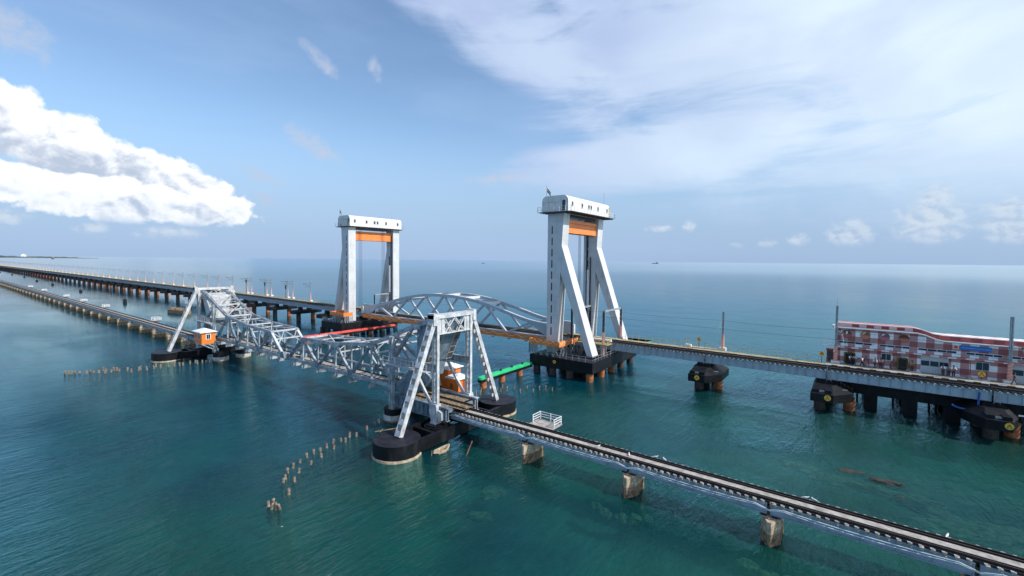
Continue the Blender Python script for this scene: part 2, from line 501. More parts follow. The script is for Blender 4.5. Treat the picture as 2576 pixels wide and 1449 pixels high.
# ------------------------------------------------------------------ sea, sea bed, far land
def make_water():
    m_ = bpy.data.materials.new('sea_water')
    m_.use_nodes = True
    t = NT(m_.node_tree)
    t.n.clear()
    geo = t.n.new('ShaderNodeNewGeometry')
    pos = geo.outputs['Position']
    sp = t.n.new('ShaderNodeSeparateXYZ')
    t.l.new(pos, sp.inputs[0])
    # ground distance from the camera; drives ripple strength, water colour and reflection tint
    dist = t.math('SQRT', t.math('ADD', t.math('MULTIPLY', sp.outputs[0], sp.outputs[0]), t.math('MULTIPLY', sp.outputs[1], sp.outputs[1])))
    big = t.noise(pos, 0.018, 4, 0.55, 0.4)
    calm = t.noise(t.vmap(pos, (0.012, 0.03, 1), (0, 0, R(25))), 1.0, 4, 0.55, 0.6)
    # depth colour: green over the shoals near the piers, bluer in the open channel
    shoal = t.noise(t.vmap(pos, (1, 1, 1), (0, 0, 0), (31, 12, 0)), 0.05, 5, 0.6, 0.5)
    wob = t.math('MULTIPLY', t.math('SUBTRACT', big, 0.5), 90)
    col = t.mix(t.ramp(shoal, 0.35, 0.68), (0.002, 0.048, 0.058), (0.006, 0.072, 0.050))
    chan = t.math('MULTIPLY', t.ramp(t.math('ADD', dist, wob), 38, 80), t.ramp(t.math('ADD', sp.outputs[0], wob), -22, -52))
    col = t.mix(chan, col, (0.001, 0.058, 0.100))
    east = t.math('MULTIPLY', t.ramp(t.math('ADD', sp.outputs[0], wob), -30, 0), t.ramp(t.math('ADD', sp.outputs[1], wob), 48, 75))
    col = t.mix(t.math('MULTIPLY', east, 0.75), col, (0.020, 0.092, 0.078))
    col = t.mix(t.ramp(dist, 110, 460), col, (0.010, 0.080, 0.125))  # fading of the air at distance painted into the far water colour
    # ripples
    def ripples(rot, off):
        a_ = t.noise(t.vmap(pos, (1.0, 0.26, 1), (0, 0, R(rot)), (off, 0, 0)), 0.85, 4, 0.6, 0.6)
        b_ = t.noise(t.vmap(pos, (1.0, 0.42, 1), (0, 0, R(rot + 14)), (0, off, 0)), 2.9, 4, 0.65, 0.5)
        return t.math('ADD', t.math('MULTIPLY', a_, 0.62), t.math('MULTIPLY', b_, 0.24))
    ha, hb = ripples(-8, 3), ripples(72, 17)
    side = t.ramp(t.math('ADD', sp.outputs[0], t.math('MULTIPLY', t.math('SUBTRACT', big, 0.5), 120)), -48, -8)
    h = t.math('ADD', t.math('MULTIPLY', t.math('MULTIPLY', ha, 1.35), t.math('SUBTRACT', 1.0, side)), t.math('MULTIPLY', t.math('MULTIPLY', hb, 1.35), side))
    amp = t.ramp(calm, 0.34, 0.66, 0.35, 1.1)
    w3 = t.noise(t.vmap(pos, (1.0, 0.45, 1), (0, 0, R(50))), 0.12, 3, 0.5, 0.5)
    w5 = t.noise(pos, 6.5, 3, 0.6, 0.4)
    h = t.math('ADD', t.math('MULTIPLY', h, amp), t.math('MULTIPLY', w5, 0.05))
    h = t.math('ADD', h, t.math('MULTIPLY', w3, 0.5))
    bn = t.n.new('ShaderNodeBump')
    t.l.new(t.math('MULTIPLY', t.ramp(dist, 50, 240, 0.85, 0.14), t.math('MULTIPLY', t.ramp(calm, 0.36, 0.64, 0.62, 1.12), t.ramp(sp.outputs[0], -150, -75, 0.45, 1.0))), bn.inputs['Strength'])
    bn.inputs['Distance'].default_value = 1.0
    t.l.new(h, bn.inputs['Height'])
    dif = t.n.new('ShaderNodeBsdfDiffuse')
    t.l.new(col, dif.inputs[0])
    tr = t.n.new('ShaderNodeBsdfTransparent')
    tr.inputs[0].default_value = (0.45, 0.9, 0.85, 1)
    body = t.n.new('ShaderNodeMixShader')
    body.inputs[0].default_value = 0.5
    t.l.new(dif.outputs[0], body.inputs[1])
    t.l.new(tr.outputs[0], body.inputs[2])
    gl = t.n.new('ShaderNodeBsdfGlossy')
    t.l.new(t.mix(t.ramp(dist, 60, 420), (0.52, 0.82, 0.94), (0.76, 0.84, 0.88)), gl.inputs['Color'])  # reflection painted by distance: dimmer and bluer close in, paler far out
    t.l.new(t.ramp(dist, 40, 1500, 0.04, 0.24), gl.inputs['Roughness'])
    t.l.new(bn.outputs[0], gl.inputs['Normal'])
    fr = t.n.new('ShaderNodeFresnel')
    fr.inputs[0].default_value = 1.33
    t.l.new(bn.outputs[0], fr.inputs['Normal'])
    mx = t.n.new('ShaderNodeMixShader')
    t.l.new(t.math('MULTIPLY', fr.outputs[0], 0.97), mx.inputs[0])
    t.l.new(body.outputs[0], mx.inputs[1])
    t.l.new(gl.outputs[0], mx.inputs[2])
    out = t.n.new('ShaderNodeOutputMaterial')
    t.l.new(mx.outputs[0], out.inputs[0])
    return m_


def sheet(name, z, material, ext=90000.0):
    b = MB()
    xs = [-ext, -6000, -1500, -400, -100, 100, 400, 1500, 6000, ext]
    n = len(xs)
    b.v = [(x, y, z) for y in xs for x in xs]
    b.f = [[j * n + i, j * n + i + 1, (j + 1) * n + i + 1, (j + 1) * n + i] for j in range(n - 1) for i in range(n - 1)]
    return b.build(name, material)


tag(sheet('water', 0.0, make_water()), kind='structure', label='blue green strait with fine ripples', cat='sea')
M_BED = mat('green_sea_bed', (0.030, 0.15, 0.12), 1.0, 0, 0.5, 0.07, (0.10, 0.12, 0.05), 0.6, 0.12)
tag(sheet('sea_bed', -3.0, M_BED), kind='structure', label='sandy green sea bed under shallow water', cat='sea bed')

b = MB()
pts = []
rng = random.Random(3)
N = 90
for i in range(N + 1):
    a_ = R(-100) + (R(-79.3) - R(-100)) * i / N
    t = i / N
    d = 9000 + 1200 * math.sin(t * 5)
    hh = (26 + 10 * rng.random() + 8 * math.sin(t * 31)) * min(1, (1 - t) * 3.2) + 0.5
    for dd, z in ((0, -1), (30, 3), (140, hh * 0.8), (1500, hh), (2600, -1)):
        pts.append((math.sin(a_) * (d + dd), math.cos(a_) * (d + dd), z))
b.v = pts
b.f = [[i * 5 + j, i * 5 + j + 1, (i + 1) * 5 + j + 1, (i + 1) * 5 + j] for i in range(N) for j in range(4)]
tag(b.build('distant_land', M_LAND), 'low dark wooded shore along the horizon at far left', 'land', kind='structure')
for i, (ad, wd, hh) in enumerate([(-84.1, 50, 50), (-83.6, 50, 24), (-82.1, 70, 18), (-81.6, 50, 20), (-80.9, 60, 15)]):
    d = 9050
    x, y = math.sin(R(ad)) * d, math.cos(R(ad)) * d
    t = empty('shore_building', (x, y, 2), 'tiny %s white building on the far shore' % ['tall domed', 'low square', 'long low', 'middle-sized', 'rightmost low'][i], 'building')
    MB().box(x - 15, x + 15, y - wd / 2, y + wd / 2, 2, 2 + hh * 0.75).build('wall', M_WHITE if i == 0 else M_PLATE, t)
    MB().prism([(y - wd / 2 - 3, 2 + hh * .75), (y + wd / 2 + 3, 2 + hh * .75), (y, 2 + hh)], x - 18, x + 18, 'x').build('roof', M_WHITE if i == 0 else M_PLATE, t)

# ------------------------------------------------------------------ old railway bridge: girder spans on masonry piers
YO = 43.2        # centre line
OLD_STEP = 12.22


def old_span(x0, detail, label, L=12.22):
    x1 = x0 + L - 0.18
    xe = x0 + L + 0.06
    xa = x0 + 0.06
    t = empty('girder_span', (x0, YO, 2.0), label, 'bridge span', 'plate girder spans of the old railway bridge')
    for s in (-1, 1):
        y = YO + s * 0.95
        g = MB()
        g.box(xa, x1, y - 0.02, y + 0.02, 2.22, 3.02)
        g.box(xa, x1, y - 0.18, y + 0.18, 3.02, 3.07)
        g.box(xa, x1, y - 0.18, y + 0.18, 2.17, 2.22)
        n = 6
        for i in range(n + 1):
            x = xa + 0.06 + (x1 - xa - 0.12) * i / n
            for e in (-1, 1):
                g.box(x - 0.02, x + 0.02, min(y + e * 0.02, y + e * 0.14), max(y + e * 0.02, y + e * 0.14), 2.22, 3.02)
        g.build('girder', M_GIRD, t)
    g = MB()
    for i in range(5):
        xx = xa + 0.3 + (x1 - xa - 0.6) * i / 4
        g.mark()
        g.beam((xx, YO - 0.9, 2.35), (xx, YO + 0.9, 2.95), 0.08, 0.08)
        g.beam((xx, YO + 0.9, 2.35), (xx, YO - 0.9, 2.95), 0.08, 0.08)
    g.build_each('cross_brace', M_GIRD, t)
    n = 20
    if detail:
        for i in range(n):
            x = xa + 0.3 + (x1 - xa - 0.6) * i / (n - 1)
            dy = 0.05 * ((i * 7) % 5 - 2)
            MB().box(x - 0.12, x + 0.12, YO - 1.33 + dy, YO + 1.33 + dy, 3.075, 3.24).build('sleeper', M_SLEEP, t)
        g = MB()
        for i in range(n):
            x = xa + 0.3 + (x1 - xa - 0.6) * i / (n - 1)
            for s in (-1, 1):
                g.mark()
                g.beam((x + 0.05, YO + s * 1.30, 3.0), (x + 0.05, YO + s * 0.98, 3.12), 0.10, 0.05)
                g.box(x - 0.16, x + 0.02, YO + s * 1.2 - 0.09, YO + s * 1.2 + 0.09, 3.245, 3.29)
        g.build_each('sleeper_clip', M_GALV, t)
    else:
        g = MB()
        for i in range(n):
            x = xa + 0.3 + (x1 - xa - 0.6) * i / (n - 1)
            g.box(x - 0.12, x + 0.12, YO - 1.33, YO + 1.33, 3.075, 3.24)
        g.build('sleepers', M_SLEEP, t)
    for s in (-1, 1):
        MB().box(xa, xe, YO + s * 0.87 - 0.05, YO + s * 0.87 + 0.05, 3.33, 3.42).box(xa, xe, YO + s * 0.87 - 0.02, YO + s * 0.87 + 0.02, 3.25, 3.33).build('rail', M_RAIL, t)
        MB().box(xa, xe, YO + s * 0.56 - 0.05, YO + s * 0.56 + 0.05, 3.25, 3.38).build('guard_rail', M_RAIL, t)
        MB().box(xa, xe, YO + s * 0.74 - 0.34, YO + s * 0.74 + 0.34, 3.242, 3.25).build('rail_shadow_strip', M_RAIL, t)  # black strip: dark timber and the rails' shadow painted as one
    MB().box(xa, xe, YO - 0.37, YO + 0.35, 3.25, 3.30).build('walkway_plate', M_PLATE, t)
    return t


def old_pier(x, label):
    t = empty('bridge_pier', (x, YO, 0), label, 'pier', 'masonry piers of the old railway bridge')
    hx, y0, y1 = 0.70, YO - 1.95, YO + 1.75
    pl = lambda k, n: [(x - k, y0 + 0.75), (x - .12, y0 - .15 - n), (x + .12, y0 - .15 - n), (x + k, y0 + 0.75), (x + k, y1 - 0.75), (x + .12, y1 + .15 + n), (x - .12, y1 + .15 + n), (x - k, y1 - 0.75)]
    g = MB()
    g.prism(pl(hx * 1.06, 0.08), -3.0, 0.15, 'z')
    zz = 0.15
    rg = random.Random(int(x * 10))
    while zz < 1.0:
        k = hx * (1.0 + 0.05 * rg.random() - 0.02)
        g.prism(pl(k, 0.02 * rg.random()), zz, zz + 0.40, 'z')
        zz += 0.425
    g.build('masonry_shaft', M_STONE, t)
    zz = 1.0
    g = MB()
    for k in range(2):
        g.prism(pl(hx - .02 * k, 0.05), zz, zz + .47, 'z')
        g.prism(pl(hx - .04, 0.02), zz + .47, zz + .5, 'z')
        zz += .5
    g.build('concrete_head', M_CONC, t)
    for s in (-1, 1):
        for e in (-0.42, 0.42):
            MB().box(x + e - 0.15 - 0.22, x + e - 0.15 + 0.22, YO + s * 0.95 - 0.25, YO + s * 0.95 + 0.25, 2.0, 2.17).build('bearing', M_RAIL, t)
    return t


near_joints = [-39.1 + 10.1 + OLD_STEP * k for k in range(0, 5)]     # -29.0, -16.8 ...
sp0 = None
for k, x in enumerate([-41.22] + near_joints):
    lab = 'blue-grey old bridge girder span, %s to the right of the near tower' % nth(k + 1)
    if sp0 is None:
        sp0 = old_span(x, True, lab)
        sp0.location.x += 0
    else:
        copy_thing(sp0, (x, YO, 2.0), lab)
pr0 = None
pier_lab = ['stained masonry pier standing beside the railed refuge platform', 'masonry pier with rusty cap, second to the right of the bascule tower',
            'pale angular masonry pier, third to the right of the bascule tower', 'masonry pier under the lower right corner span', 'masonry pier beyond the lower right corner']
for k, x in enumerate(near_joints):
    if pr0 is None:
        pr0 = old_pier(x + 0.15, pier_lab[k])
    else:
        copy_thing(pr0, (x + 0.15, YO, 0), pier_lab[k])
XL0 = -121.9 - 12.34
spl = old_span(XL0, False, 'grey plate girder span of the old railway bridge, next to the far bascule tower', 12.34)
for k in range(1, 64):
    copy_thing(spl, (XL0 - (OLD_STEP + 0.12) * k, YO, 2.0), 'old bridge girder span, %s to the left of the far bascule tower' % nth(k + 1))
for k in range(0, 64):
    x = XL0 - (OLD_STEP + 0.12) * k + 0.5
    copy_thing(pr0, (x, YO, 0), 'brown masonry pier, %s to the left of the far bascule tower' % nth(k + 1))

# conduit along the near girders
g = MB()
for k in range(-1, 4):
    xa = -29.0 + OLD_STEP * k
    for j, dz in ((0, 0.0), (1, 0.09)):
        pp = []
        for i in range(13):
            tt = i / 12
            z = 2.95 - 0.30 * (1 - abs(2 * tt - 1) ** 2.2) * (0.6 if j else 1.0) + dz
            if i in (0, 12):
                z = 2.62 + dz
            pp.append((xa + OLD_STEP * tt, YO - 1.40 - 0.03 * j, z))
        for a, c in zip(pp[:-1], pp[1:]):
            g.tube(a, c, 0.032, 6, caps=False)
tag(g.build('conduit', M_PIPE), 'pair of white conduits sagging along the near old girders', 'cable')


def refuge(x, near, label):
    """small railed platform beside the track"""
    t = empty('refuge_platform', (x, YO + 1.4, 3.0), label, 'platform', 'railed refuge platforms beside the old bridge')
    y0, y1 = YO + 1.42, YO + 4.0
    g = MB()
    for i in range(9):
        xx = x - 1.55 + i * 0.385
        g.box(xx - 0.17, xx + 0.17, y0, y1, 3.0, 3.07)
    g.build('deck_boards', M_PLATE if near else M_OLDW, t)
    g = MB()
    g.beam((x - 1.3, y0 - 0.3, 2.8), (x - 1.3, y1, 2.95), 0.14, 0.2)
    g.beam((x + 1.3, y0 - 0.3, 2.8), (x + 1.3, y1, 2.95), 0.14, 0.2)
    g.beam((x - 1.2, YO + 1.0, 2.2), (x - 1.2, y1 - 0.3, 2.9), 0.1, 0.1)
    g.beam((x + 1.2, YO + 1.0, 2.2), (x + 1.2, y1 - 0.3, 2.9), 0.1, 0.1)
    g.build('bracket', M_TIMBER, t)
    g = MB()
    cs = [(x - 1.5, y0 + 0.9), (x - 1.5, y1), (x, y1), (x + 1.5, y1), (x + 1.5, y0 + 0.9)]
    for cx, cy in cs:
        g.box(cx - 0.05, cx + 0.05, cy - 0.05, cy + 0.05, 3.07, 4.05)
    for z in (3.4, 3.7, 4.0):
        for a, c in zip(cs[:-1], cs[1:]):
            g.beam((*a, z), (*c, z), 0.05, 0.07)
    g.build('railing', M_WHITE, t)
    return t


rf = refuge(-29.0, True, 'pale timber refuge platform with white railing beside the near old spans')
for i, x in enumerate([-175.0, -236.0, -273.5, -310.5, -372.0, -421.0]):
    copy_thing(rf, (x, YO + 1.4, 3.0), 'small pale refuge platform, %s to the left of the far bascule tower' % nth(i + 1))


# ------------------------------------------------------------------ rolling bascule leaves (two mirror halves)
MID = -81.9


def bascule(mirror):
    mx = (lambda x: 2 * MID - x) if mirror else (lambda x: x)
    side = 'left' if mirror else 'right'
    YN, YF = 40.9, 45.9
    t = empty('bascule_leaf', (mx(-60), YO + 0.2, 5), ('far silver lattice bascule leaf, with the white end portal' if mirror else 'near silver lattice bascule leaf, ending at the tall near tower'), 'bridge leaf')
    top = [(-76.1, 9.0), (-66.0, 9.3), (-56.5, 10.35), (-50.9, 12.4), (-46.3, 14.2), (-43.3, 15.0)]
    bz = 4.95
    bot = [-80.8, -71.2, -61.6, -51.0]
    for y, dk in ((YN, False), (YF, True)):
        P = lambda x, z: (mx(x), y, z)
        g = MB()
        for (xa, za), (xb, zb) in zip(top[:-1], top[1:]):
            g.lattice(P(xa, za), P(xb, zb), 0.50, 0.50, (0, 0, 1), 0.13, 0.5, bar=.06)
        for i, (xa, za) in enumerate(top[:-1]):
            g.box(min(mx(xa - .55), mx(xa + .55)), max(mx(xa - .55), mx(xa + .55)), y - 0.23, y + 0.23, za - 0.62, za + 0.12)
        g.build('top_chord', M_OLD, t)
        g = MB()
        g.lattice((mx(-80.9), y, bz), (mx(-50.7), y, bz), 0.52, 0.52, (0, 0, 1), 0.1, 0.5, bar=.06)
        for x in bot:
            MB().prism([(mx(x - .75), bz - .3), (mx(x + .75), bz - .3), (mx(x + .6), bz + .45), (mx(x + .25), bz + .85), (mx(x - .25), bz + .85), (mx(x - .6), bz + .45)], y - 0.27, y + 0.27, 'y').build('gusset_plate', M_OLDD, t)
        g.build('bottom_chord', M_OLD, t)
        # solid raking members, white end post first
        g = MB()
        g.lattice(P(bot[0], bz + .1), P(*top[0]), 0.42, 0.42, (0, 1, 0), 0.12, 0.7, rungs=True)
        g.build('end_post', M_OLDW if mirror else M_OLDD, t)
        for i in (1, 2):
            MB().beam(P(bot[i], bz), P(*top[i]), 0.36, 0.36).build('raking_strut', M_OLDD, t)
        for i in (0, 1, 2):
            MB().lattice(P(top[i][0], top[i][1] - .1), P(bot[i + 1], bz), 0.46, 0.34, (0, 1, 0), 0.09, 0.50, bar=.05).build('laced_diagonal', M_OLD, t)
        for i in (0, 1, 2):
            x, z = top[i]
            MB().beam(P(x, z), P(x, 3.95), 0.26, 0.26).build('hanger', M_OLD, t)
        for i in (1, 2):
            x = bot[i]
            za = top[i - 1][1] + (top[i][1] - top[i - 1][1]) * (x - top[i - 1][0]) / (top[i][0] - top[i - 1][0])
            MB().beam(P(x, za), P(x, 3.95), 0.20, 0.20).build('hanger', M_OLD, t)
        x0 = -79.0
        MB().beam(P(x0, bz + 1.6), P(x0, 3.95), 0.18, 0.18).build('hanger', M_OLD, t)
        # web between last node and counterweight
        for a, c, wd in (((-50.9, 12.3), (-44.9, 9.0), 0.42), ((-50.9, 5.0), (-45.6, 9.4), 0.42), ((-47.2, 13.8), (-50.7, 9.4), 0.36)):
            MB().lattice(P(*a), P(*c), wd, 0.34, (0, 1, 0), 0.10, 0.5).build('laced_diagonal', M_OLD, t)
        # rocker: solid segmental plate that rolls on the track girder
        cx, cz, rr = -49.3, 11.2, 6.85
        arc = [(mx(cx + rr * math.sin(R(a_))), cz - rr * math.cos(R(a_))) for a_ in range(-10, 62, 6)]
        poly = arc + [(mx(-46.4), 9.1), (mx(-50.4), 5.2)]
        if y == YF:
            arc = arc[:6]
            poly = arc + [(mx(cx + (rr - 1.0) * math.sin(R(a_))), cz - (rr - 1.0) * math.cos(R(a_))) for a_ in range(20, -11, -6)]
        g = MB()
        g.prism(poly, y - 0.12, y + 0.12, 'y')
        for (xa, za), (xb, zb) in zip(arc[:-1], arc[1:]):
            g.beam((xa, y, za), (xb, y, zb), 0.5, 0.08)
        g.build('rocker_plate', M_OLDD, t)
    # floor system
    g = MB()
    for x in [-79.0, -76.1, -71.2, -66.0, -61.6, -56.5, -52.5]:
        X = mx(x)
        g.mark()
        g.box(X - 0.16, X + 0.16, YN - 0.45, YF + 0.45, 3.75, 4.35)
        for s, yy in ((-1, YN), (1, YF)):
            g.prism([(yy - s * .2, 4.35), (yy + s * .5, 4.25), (yy + s * .5, 4.12), (yy - s * .2, 3.7)], X - 0.08, X + 0.08, 'x')
    g.build_each('floor_beam', M_OLD, t)
    g = MB()
    xs = sorted((mx(-80.7), mx(-51.0)))
    for s in (-1, 1):
        g.box(xs[0], xs[1], YO + 0.2 + s * 0.9 - 0.1, YO + 0.2 + s * 0.9 + 0.1, 4.0, 4.42)
    g.build('stringers', M_OLDD, t)
    g = MB()
    x = xs[0] + 0.2
    while x < xs[1]:
        g.box(x - 0.12, x + 0.12, YO - 1.15, YO + 1.55, 4.425, 4.57)
        x += 0.62
    g.build('sleepers', M_SLEEP, t)
    g = MB()
    for s in (-1, 1):
        g.box(xs[0], xs[1], YO + .2 + s * 0.87 - 0.05, YO + .2 + s * 0.87 + 0.05, 4.575, 4.75)
    g.build('rails', M_RAIL, t)
    MB().box(xs[0], xs[1], YO - 0.4, YO + 0.7, 4.575, 4.62).build('walkway_plate', M_PLATE, t)
    # cross frames between the two trusses
    for i, (x, z) in enumerate(top[:5]):
        X = mx(x)
        g = MB()
        if i == 0:
            g.beam((X, YN, z), (X, YF, z), 0.3, 0.3)
            xm, zm = mx(-77.6), 7.7
            g.beam((xm, YN, zm), (xm, YF, zm), 0.2, 0.22)
            n = 4
            for k in range(n):
                ya, yb = YN + (YF - YN) * k / n, YN + (YF - YN) * (k + 1) / n
                if k % 2 == 0:
                    g.beam((X, ya, z), (xm, yb, zm), 0.12, 0.12)
                else:
                    g.beam((xm, ya, zm), (X, yb, z), 0.12, 0.12)
            for yy, e in ((YN, 1), (YF, -1)):
                g.beam((xm, yy, zm), (mx(-78.3), yy + e * 0.1, 6.9), 0.1, 0.1)
                g.beam((xm, yy + e * 1.2, zm), (mx(-78.6), yy, 6.6), 0.14, 0.14)
            g.build('end_portal', M_OLDW, t)
        else:
            g.beam((X, YN, z), (X, YF, z), 0.26, 0.26)
            g.beam((X, YN, z - 1.5), (X, YF, z - 1.5), 0.18, 0.18)
            g.beam((X, YN, z - 1.5), (X, (YN + YF) / 2, z), 0.1, 0.1)
            g.beam((X, YF, z - 1.5), (X, (YN + YF) / 2, z), 0.1, 0.1)
            g.build('cross_frame', M_OLDW, t)
    g = MB()
    for (xa, za), (xb, zb) in zip(top[:4], top[1:5]):
        g.beam((mx(xa), YN, za + .1), (mx(xb), YF, zb + .1), 0.14, 0.12)
        g.beam((mx(xa), YF, za + .1), (mx(xb), YN, zb + .1), 0.14, 0.12)
        xm, zm = (xa + xb) / 2, (za + zb) / 2
        g.beam((mx(xm), YN, zm + .1), (mx(xm), YF, zm + .1), 0.16, 0.14)
    g.build('top_lateral_bracing', M_OLDW, t)
    # counterweight
    prof = [(-46.6, 14.1), (-42.15, 14.6), (-44.75, 9.2), (-46.6, 9.0)]
    cw = MB().prism([(mx(a_), c) for a_, c in prof], YN + .14, YF - .14, 'y').build('counterweight', M_OLDD if not mirror else M_OLDW, t)
    g = MB()
    n = 6
    A, B = Vector((mx(-42.10), 0, 14.6)), Vector((mx(-44.70), 0, 9.2))
    for i in range(n + 1):
        p = A + (B - A) * i / n
        for ya, yb in ((YN + .16, YN + 1.35), (YF - 1.35, YF - .16)):
            g.beam((p.x, ya, p.z), (p.x, yb, p.z), 0.09, 0.07)
    for yy in (YN + .2, YN + 1.35, YF - 1.35, YF - .2):
        g.beam((A.x, yy, A.z), (B.x, yy, B.z), 0.10, 0.10)
    g.build('rib', M_OLD, cw)
    g = MB()
    for ya, yb in ((YN + .25, YN + 1.3), (YF - 1.3, YF - .25)):
        g.prism([(A.x, A.z - .05), (A.x + (.03 if not mirror else -.03), A.z - .05), (B.x + (.03 if not mirror else -.03), B.z + .05), (B.x, B.z + .05)], ya, yb, 'y')
    g.build('recess_shade_panel', mat('rusty_recess_shade', (0.085, 0.085, 0.085), 0.6, 0.1, 0.3, 2.0, RUST, 0.5, 3.0), cw)  # dark sheets between the ribs stand in for shade in the recesses
    MB().prism([(mx(-46.6), 9.0), (mx(-45.0), 9.2), (mx(-45.6), 6.9), (mx(-46.4), 6.9)], YN + .9, YF - .9, 'y').build('counterweight_foot', M_OLDD, cw)
    return t


bascule(False)
bascule(True)


def bascule_tower(mirror):
    mx = (lambda x: 2 * MID - x) if mirror else (lambda x: x)
    YN, YF = 40.3, 46.6
    XC = -42.2
    t = empty('bascule_tower', (mx(XC), YO + .2, 1.9), ('far silver latticed A-frame tower with orange cabin below its near side' if mirror else 'near silver latticed A-frame tower standing on black round caissons'), 'tower')
    B = lambda g, xa, xb, *r_: g.box(min(mx(xa), mx(xb)), max(mx(xa), mx(xb)), *r_)
    for y in (YN, YF):
        g = MB()
        g.lattice((mx(XC), y, 3.2), (mx(XC), y, 15.7), 0.98, 0.40, (0, 1, 0), 0.20, 0.72, bar=.075)
        g.build('laced_column', M_OLDW, t)
        g = MB()
        g.prism([(mx(XC - .8), 3.5), (mx(XC - .35), 2.0), (mx(XC + .45), 2.0), (mx(XC + .75), 2.9), (mx(XC + .5), 4.4), (mx(XC - .5), 4.4)], y - .42, y + .42, 'y')
        g.prism([(mx(XC + .75), 2.2), (mx(XC + 1.35), 2.5), (mx(XC + 1.35), 3.5), (mx(XC + .75), 3.7)], y - .3, y + .3, 'y')
        B(g, XC - .5, XC + .5, y - .55, y + .55, 1.86, 2.05)
        g.build('cast_shoe', M_OLDW, t)
        # side beam with walkway
        s = -1 if y == YN else 1
        g = MB()
        g.beam((mx(-50.9), y, 9.0), (mx(XC), y, 9.0), 0.12, 0.86)
        g.beam((mx(-50.9), y, 9.43), (mx(XC), y, 9.43), 0.42, 0.06)
        g.beam((mx(-50.9), y, 8.57), (mx(XC), y, 8.57), 0.42, 0.06)
        for i in range(12):
            x = -50.5 + i * 0.7
            B(g, x - .03, x + .03, y - .18, y + .18, 8.6, 9.4)
        g.build('side_beam', M_OLD, t)
        g = MB()
        B(g, -51.6, XC - .5, min(y + s * .25, y + s * 1.2), max(y + s * .25, y + s * 1.2), 8.50, 8.56)
        for i in range(8):
            x = -51.5 + i * 1.25
            B(g, x - .03, x + .03, y + s * 1.17 - .03, y + s * 1.17 + .03, 8.56, 9.6)
            g.beam((mx(x), y + s * .2, 8.0), (mx(x), y + s * 1.15, 8.5), 0.06, 0.08)
        for z in (9.05, 9.6):
            B(g, -51.5, XC - .5, y + s * 1.17 - .025, y + s * 1.17 + .025, z - .03, z + .03)
        g.build('walkway', M_OLDW, t)
        g = MB()
        g.lattice((mx(-50.95), y + s * .05, 1.9), (mx(-50.95), y + s * .05, 12.2), 0.74, 0.55, (0, 1, 0), 0.22, 0.9)
        g.build('support_post', M_OLD, t)
        MB().lattice((mx(-46.4), y, 8.5), (mx(-42.9), y, 3.9), 0.34, 0.30, (0, 1, 0), 0.08, 0.5, rungs=True).build('knee_brace', M_OLDW, t)
        MB().lattice((mx(-50.6), y, 9.4), (mx(-47.3), y, 13.2), 0.3, 0.26, (0, 1, 0), 0.07, 0.4).build('knee_brace', M_OLD, t)
        # track girder the leaf rolls on
        g = MB()
        B(g, -51.0, -40.2, y - .05 + .35 * -s, y + .05 + .35 * -s, 2.45, 4.0)
        B(g, -51.0, -40.2, y - .3 + .35 * -s, y + .3 + .35 * -s, 4.0, 4.12)
        B(g, -51.0, -40.2, y - .3 + .35 * -s, y + .3 + .35 * -s, 2.35, 2.45)
        for i in range(13):
            x = -50.8 + i * .86
            B(g, x - .04, x + .04, y - .26 + .35 * -s, y + .26 + .35 * -s, 2.45, 4.0)
        g.build('track_girder', M_OLDD if y == YN else M_OLD, t)
        # raking leg to the outer caisson
        yb = YO + .3 + s * 9.2
        g = MB()
        p, q = Vector((mx(XC), yb, 1.9)), Vector((mx(XC), y + s * .25, 15.9))
        g.lattice(p, q, 0.92, 0.62, (0, s, 0.0), 0.10, 0.66, rungs=True)
        d = (q - p).normalized()
        n_ = d.cross(Vector((1, 0, 0))).normalized()
        for e in (-1, 1):
            o = Vector((e * 0.44, 0, 0))
            g.beam(p + o, q + o, 0.62, 0.045, (1, 0, 0))
        g.build('raking_leg', M_OLDW, t)
    # head portal
    g = MB()
    B(g, XC - .55, XC + .55, YN - .9, YF + .9, 15.45, 15.95)
    for yy in (YN - .9, YF + .3):
        B(g, XC - .6, XC + .6, yy, yy + .6, 14.6, 16.15)
    B(g, XC - .35, XC + .45, YN, YF, 13.35, 13.5)
    for ya, yb in ((YN + .3, YN + 1.3), (YF - 1.3, YF - .3)):
        B(g, XC + .30, XC + .36, ya, yb, 13.5, 15.45)
        B(g, XC + .36, XC + .42, ya + .4, ya + .46, 13.5, 15.45)
    for xx in (.36, .0):
        ya, yb, ym = YN + 1.3, YF - 1.3, (YN + YF) / 2
        for a, c in (((ya, 13.5), (ym, 15.4)), ((ym, 15.4), (yb, 13.5)), ((ya, 15.4), (ym - .6, 13.5)), ((ym + .6, 13.5), (yb, 15.4))):
            g.beam((mx(XC + xx), *a), (mx(XC + xx), *c), 0.12, 0.14)
    g.build('head_portal', M_OLDW, t)
    # cross girders and deck between track girders
    g = MB()
    for i in range(7):
        x = -50.4 + i * 1.6
        B(g, x - .1, x + .1, YN, YF, 3.2, 3.7)
    g.build('cross_girders', M_OLDD, t)
    B(MB(), 0, 1, 0, 1, 0, 1)
    g = MB()
    B(g, -51.0, -41.4, YN + .7, YF - .7, 3.70, 3.76)
    B(g, -41.4, -39.0, YO - 1.2, YO + 1.2, 3.70, 3.76)
    g.build('deck_plate', M_TIMBER, t)
    for s in (-1, 1):
        g = MB()
        B(g, -51.0, -39.0, YO + s * .87 - .06, YO + s * .87 + .06, 3.76, 3.95)
        B(g, -51.0, -39.0, YO + s * .62 - .05, YO + s * .62 + .05, 3.76, 3.88)
        g.build('rail', M_RAIL, t)
    g = MB()
    x = -50.8
    while x < -39.2:
        B(g, x - .12, x + .12, YO - 1.35, YO + 1.35, 3.762, 3.80)
        x += .6
    g.build('sleepers', M_TIMBER, t)
    return t


bascule_tower(False)
bascule_tower(True)


